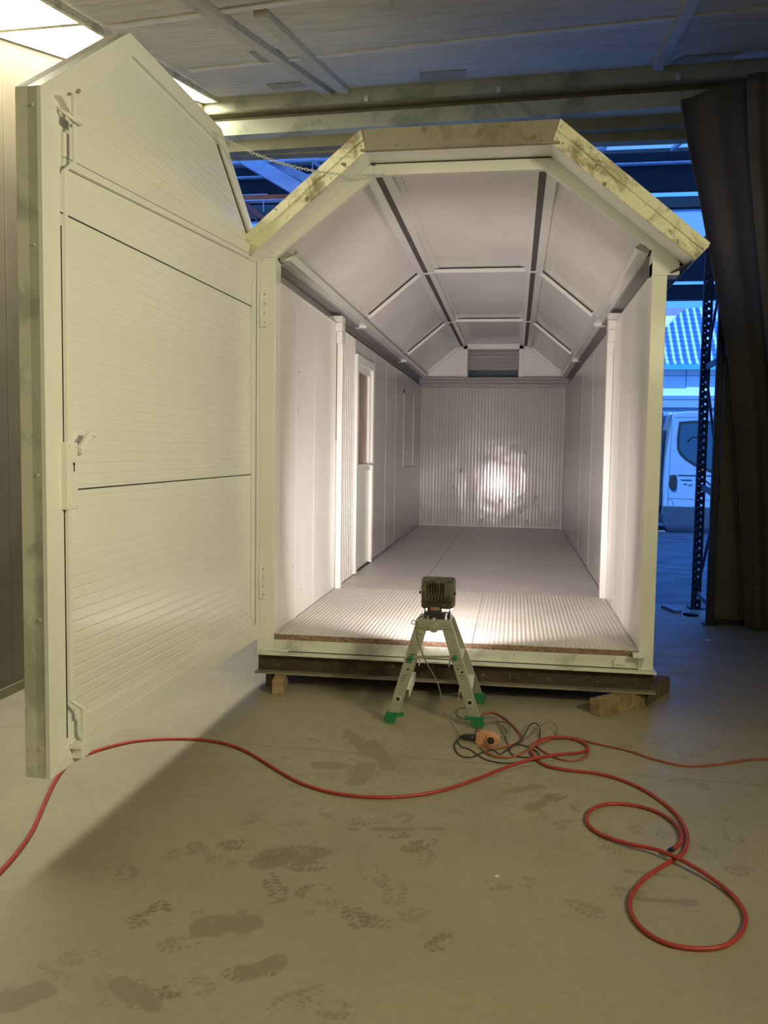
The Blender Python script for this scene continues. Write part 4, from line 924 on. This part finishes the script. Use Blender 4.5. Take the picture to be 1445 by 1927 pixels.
tag(MB().box(-6.9, 2.6, 5.36, 5.42, 5.30, 5.325).build('steel_flange', 'bluesteel'), 'thin bright steel flange line above the truss diagonals', 'steel bar')

# ------------------------------------------------------------------ truck in the yard
r = root('truck', (5.2, 13.6, 0), 'white light truck cab with dark side window and stripes, parked in the yard', 'truck')
TY = 13.0
side = [(4.81,2.485),(4.894,2.504),(5.124,2.532),(5.4,2.54),(5.6,2.49),(5.9,2.36),(6.5,1.35),(6.75,1.0),(6.8,.30),(6.75,.10),(5.30,-.0),(4.84,.03),(4.76,.13),(4.689,.373),(4.685,.552),(4.676,1.021),(4.698,1.505),(4.733,1.828)]
side = [(x, max(z, .12)) for x, z in side]
body = MB().prism([(x, TY, z) for x, z in side], (0, 1.9, 0)).build('cab', 'bluetruck', r, .03)
MB().prism([(4.683, TY-.012, .548), (4.686, TY-.012, .373), (4.72, TY-.012, .15), (4.80, TY-.012, .02), (5.3, TY-.012, -.02), (6.75, TY-.012, -.02), (6.80, TY-.012, .30), (6.78, TY-.012, .53)], (0, .03, 0)).build('lower_trim', 'truckgrey', r, .005)
win = [(4.947,2.31),(5.277,2.337),(5.75,2.33),(6.25,1.45),(5.617,1.264),(5.274,1.402),(5.084,1.527),(4.972,1.638),(4.922,1.75),(4.913,1.99)]
MB().prism([(x, TY-.008, z) for x, z in win], (0, .02, 0)).build('window_seal', 'black', r)
cx, cz = 5.35, 1.85
MB().prism([(cx+(x-cx)*.88, TY-.012, cz+(z-cz)*.88) for x, z in win], (0, .01, 0)).build('window_glass', 'glass', r)
MB().tube([(5.13, TY-.02, 1.90), (5.22, TY-.02, 2.02), (5.33, TY-.02, 1.98), (5.36, TY-.02, 1.86)], .012, 6).build('steering_wheel', 'black', r)
MB().prism([(4.80, TY-.05, 1.20), (4.92, TY-.05, 1.21), (4.94, TY-.05, 1.15), (4.935, TY-.05, .95), (4.90, TY-.05, .90), (4.83, TY-.05, .91), (4.79, TY-.05, .98)], (0, .05, 0)).build('door_handle', 'black', r, .01)
for (x0, x1, z) in ((4.949, 6.2, 1.196), (5.015, 5.247, 1.10), (5.072, 5.15, 1.013)):
    MB().prism([(x0, TY-.006, z+.012), (x1, TY-.006, z+.012), (x1, TY-.006, z-.012), (x0+.03, TY-.006, z-.012)], (0, .005, 0)).build('stripe', 'steelblue', r)
for k in range(3):
    P = [(5.42+.13*t*3, TY-.005, 1.13-.10*k-.09*(t*t*4) + .0) for t in (0, .15, .35, .6, .8)]
    q = P+[(x, y, z-.045) for x, y, z in P[::-1]]; MB().prism(q, (0, .004, 0)).build('stripe', 'steelblue', r)
def text(body_, loc, size, mat, parent, name):
    c = bpy.data.curves.new(name, 'FONT'); c.body = body_; c.size = size; c.extrude = .001; c.shear = .3
    tmp = bpy.data.objects.new(name, c); COL.objects.link(tmp); bpy.context.view_layer.update()
    me = bpy.data.meshes.new_from_object(tmp.evaluated_get(bpy.context.evaluated_depsgraph_get())); bpy.data.objects.remove(tmp)
    me.materials.clear(); me.materials.append(M[mat])
    o = bpy.data.objects.new(name, me); COL.objects.link(o); o.rotation_euler = (R(90), 0, 0)
    o.parent = parent; o.location = Vector(loc)-parent.location
text('EBT', (5.175, TY-.004, .975), .055, 'steelblue', r, 'lettering')
b = MB()
for P in ([(4.80, 2.35), (4.79, 1.3), (4.78, .60)], [(4.78, .716), (5.5, .69), (6.6, .66)], [(4.86, 2.40), (5.3, 2.40)], [(4.78, .70), (4.86, .68), (4.89, .60), (4.885, .45)], [(4.78, .6), (4.76, .44), (4.87, .42)], [(4.88, .42), (4.89, .05)]):
    b.tube([(x, TY-.001, z) for x, z in P], .004, 5)
b.build('panel_gap', 'steelblue', r)
MB().box(4.74, 4.80, TY+.02, TY+.1, 2.46, 2.50).build('marker_lamp', 'white', r)
MB().box(5.62, 5.72, TY-.04, TY, 2.36, 2.46).build('sun_visor', 'bluetruck', r, .02)
MB().box(5.42, 5.47, TY-.03, TY, 1.25, 1.33).build('indicator_lamp', 'orangebeam', r)
MB().box(0.5, 4.62, TY+.1, TY+2.1, .55, 2.62).build('cargo_box', 'darkblue', r, .02)
MB().box(0.6, 4.6, TY+.3, TY+1.8, .32, .56).build('chassis', 'darkblue', r)
b = MB().tube([(3.9, TY+.12, .42), (3.9, TY+.40, .42)], .42, 24).tube([(6.1, TY+.12-.1, .42), (6.1, TY+.30, .42)], .42, 24).build('wheel', 'black', r)
MB().prism([(4.45, TY+.1, .35), (4.66, TY+.1, .55), (4.64, TY+.1, 2.5), (4.4, TY+.1, 2.5)], (0, .05, 0)).build('air_deflector', 'darkblue', r)

# ------------------------------------------------------------------ house across the yard
r = root('house', (8.5, 34, 0), 'white rendered house with a tiled hip roof beyond the yard', 'house')
HY = 32
MB().box(3, 14, HY, HY+7, -.0, 5.25).build('wall', 'housewall', r)
MB().poly([(3, HY-.4, 5.40), (14, HY-.4, 5.36), (11.5, HY+3.2, 8.5), (9.0, HY+3.0, 8.2), (6.4, HY+.9, 5.9), (3, HY+.5, 5.45), (3, HY+.5, 5.25), (14, HY+3.2, 5.25)], [(0, 1, 2, 3, 4, 5), (0, 5, 6), (1, 7, 2), (0, 6, 7, 1)]).build('roof', 'tiles', r)
MB().tube([(6.4, HY+.9, 5.95), (7.6, HY+1.9, 6.85), (8.45, HY+2.6, 7.6)], .12, 8).build('ridge_flashing', 'housewall', r)
MB().prism([(6.2, HY+1.1, 5.9), (7.55, HY+2.0, 6.98), (8.6, HY+2.7, 7.85), (7.9, HY+2.7, 7.85), (6.9, HY+2, 7.1)], (0, .1, 0)).build('verge', 'housewall', r)
MB().box(3, 14, HY-.5, HY-.3, 5.16, 5.38).build('gutter', 'leadblue', r)
b = MB().box(3, 14, HY-.02, HY+.02, 4.93, 4.95).box(8.58, 8.61, HY-.02, HY+.02, 4.45, 5.2).box(5.5, 8.58, HY-.02, HY+.02, 4.45, 4.48); b.build('wall_joint', 'bracket', r)
MB().box(3, 14, HY-.3, HY, 3.95, 4.10).build('ledge', 'bracket', r)
tag(MB().box(5, 9.05, 26, 26.2, 0, 3.30).box(4.9, 9.1, 25.9, 26.3, 3.30, 3.55).build('yard_wall', 'bluetruck'), 'pale blue garden wall with a coping, between truck and house', 'garden wall')
r2_ = tag(MB().poly([(4, 39, 5), (12, 39, 5), (10.6, 42, 9.4), (4, 42, 9.4), (4, 42, 5), (12, 42, 5)], [(0, 1, 2, 3), (0, 3, 4), (1, 5, 2), (0, 4, 5, 1), (2, 5, 4, 3)]).box(4.2, 11.8, 39.1, 42, 0, 5).build('house', 'terracotta'), 'second house behind, its purplish roof showing above the white ridge', 'house')
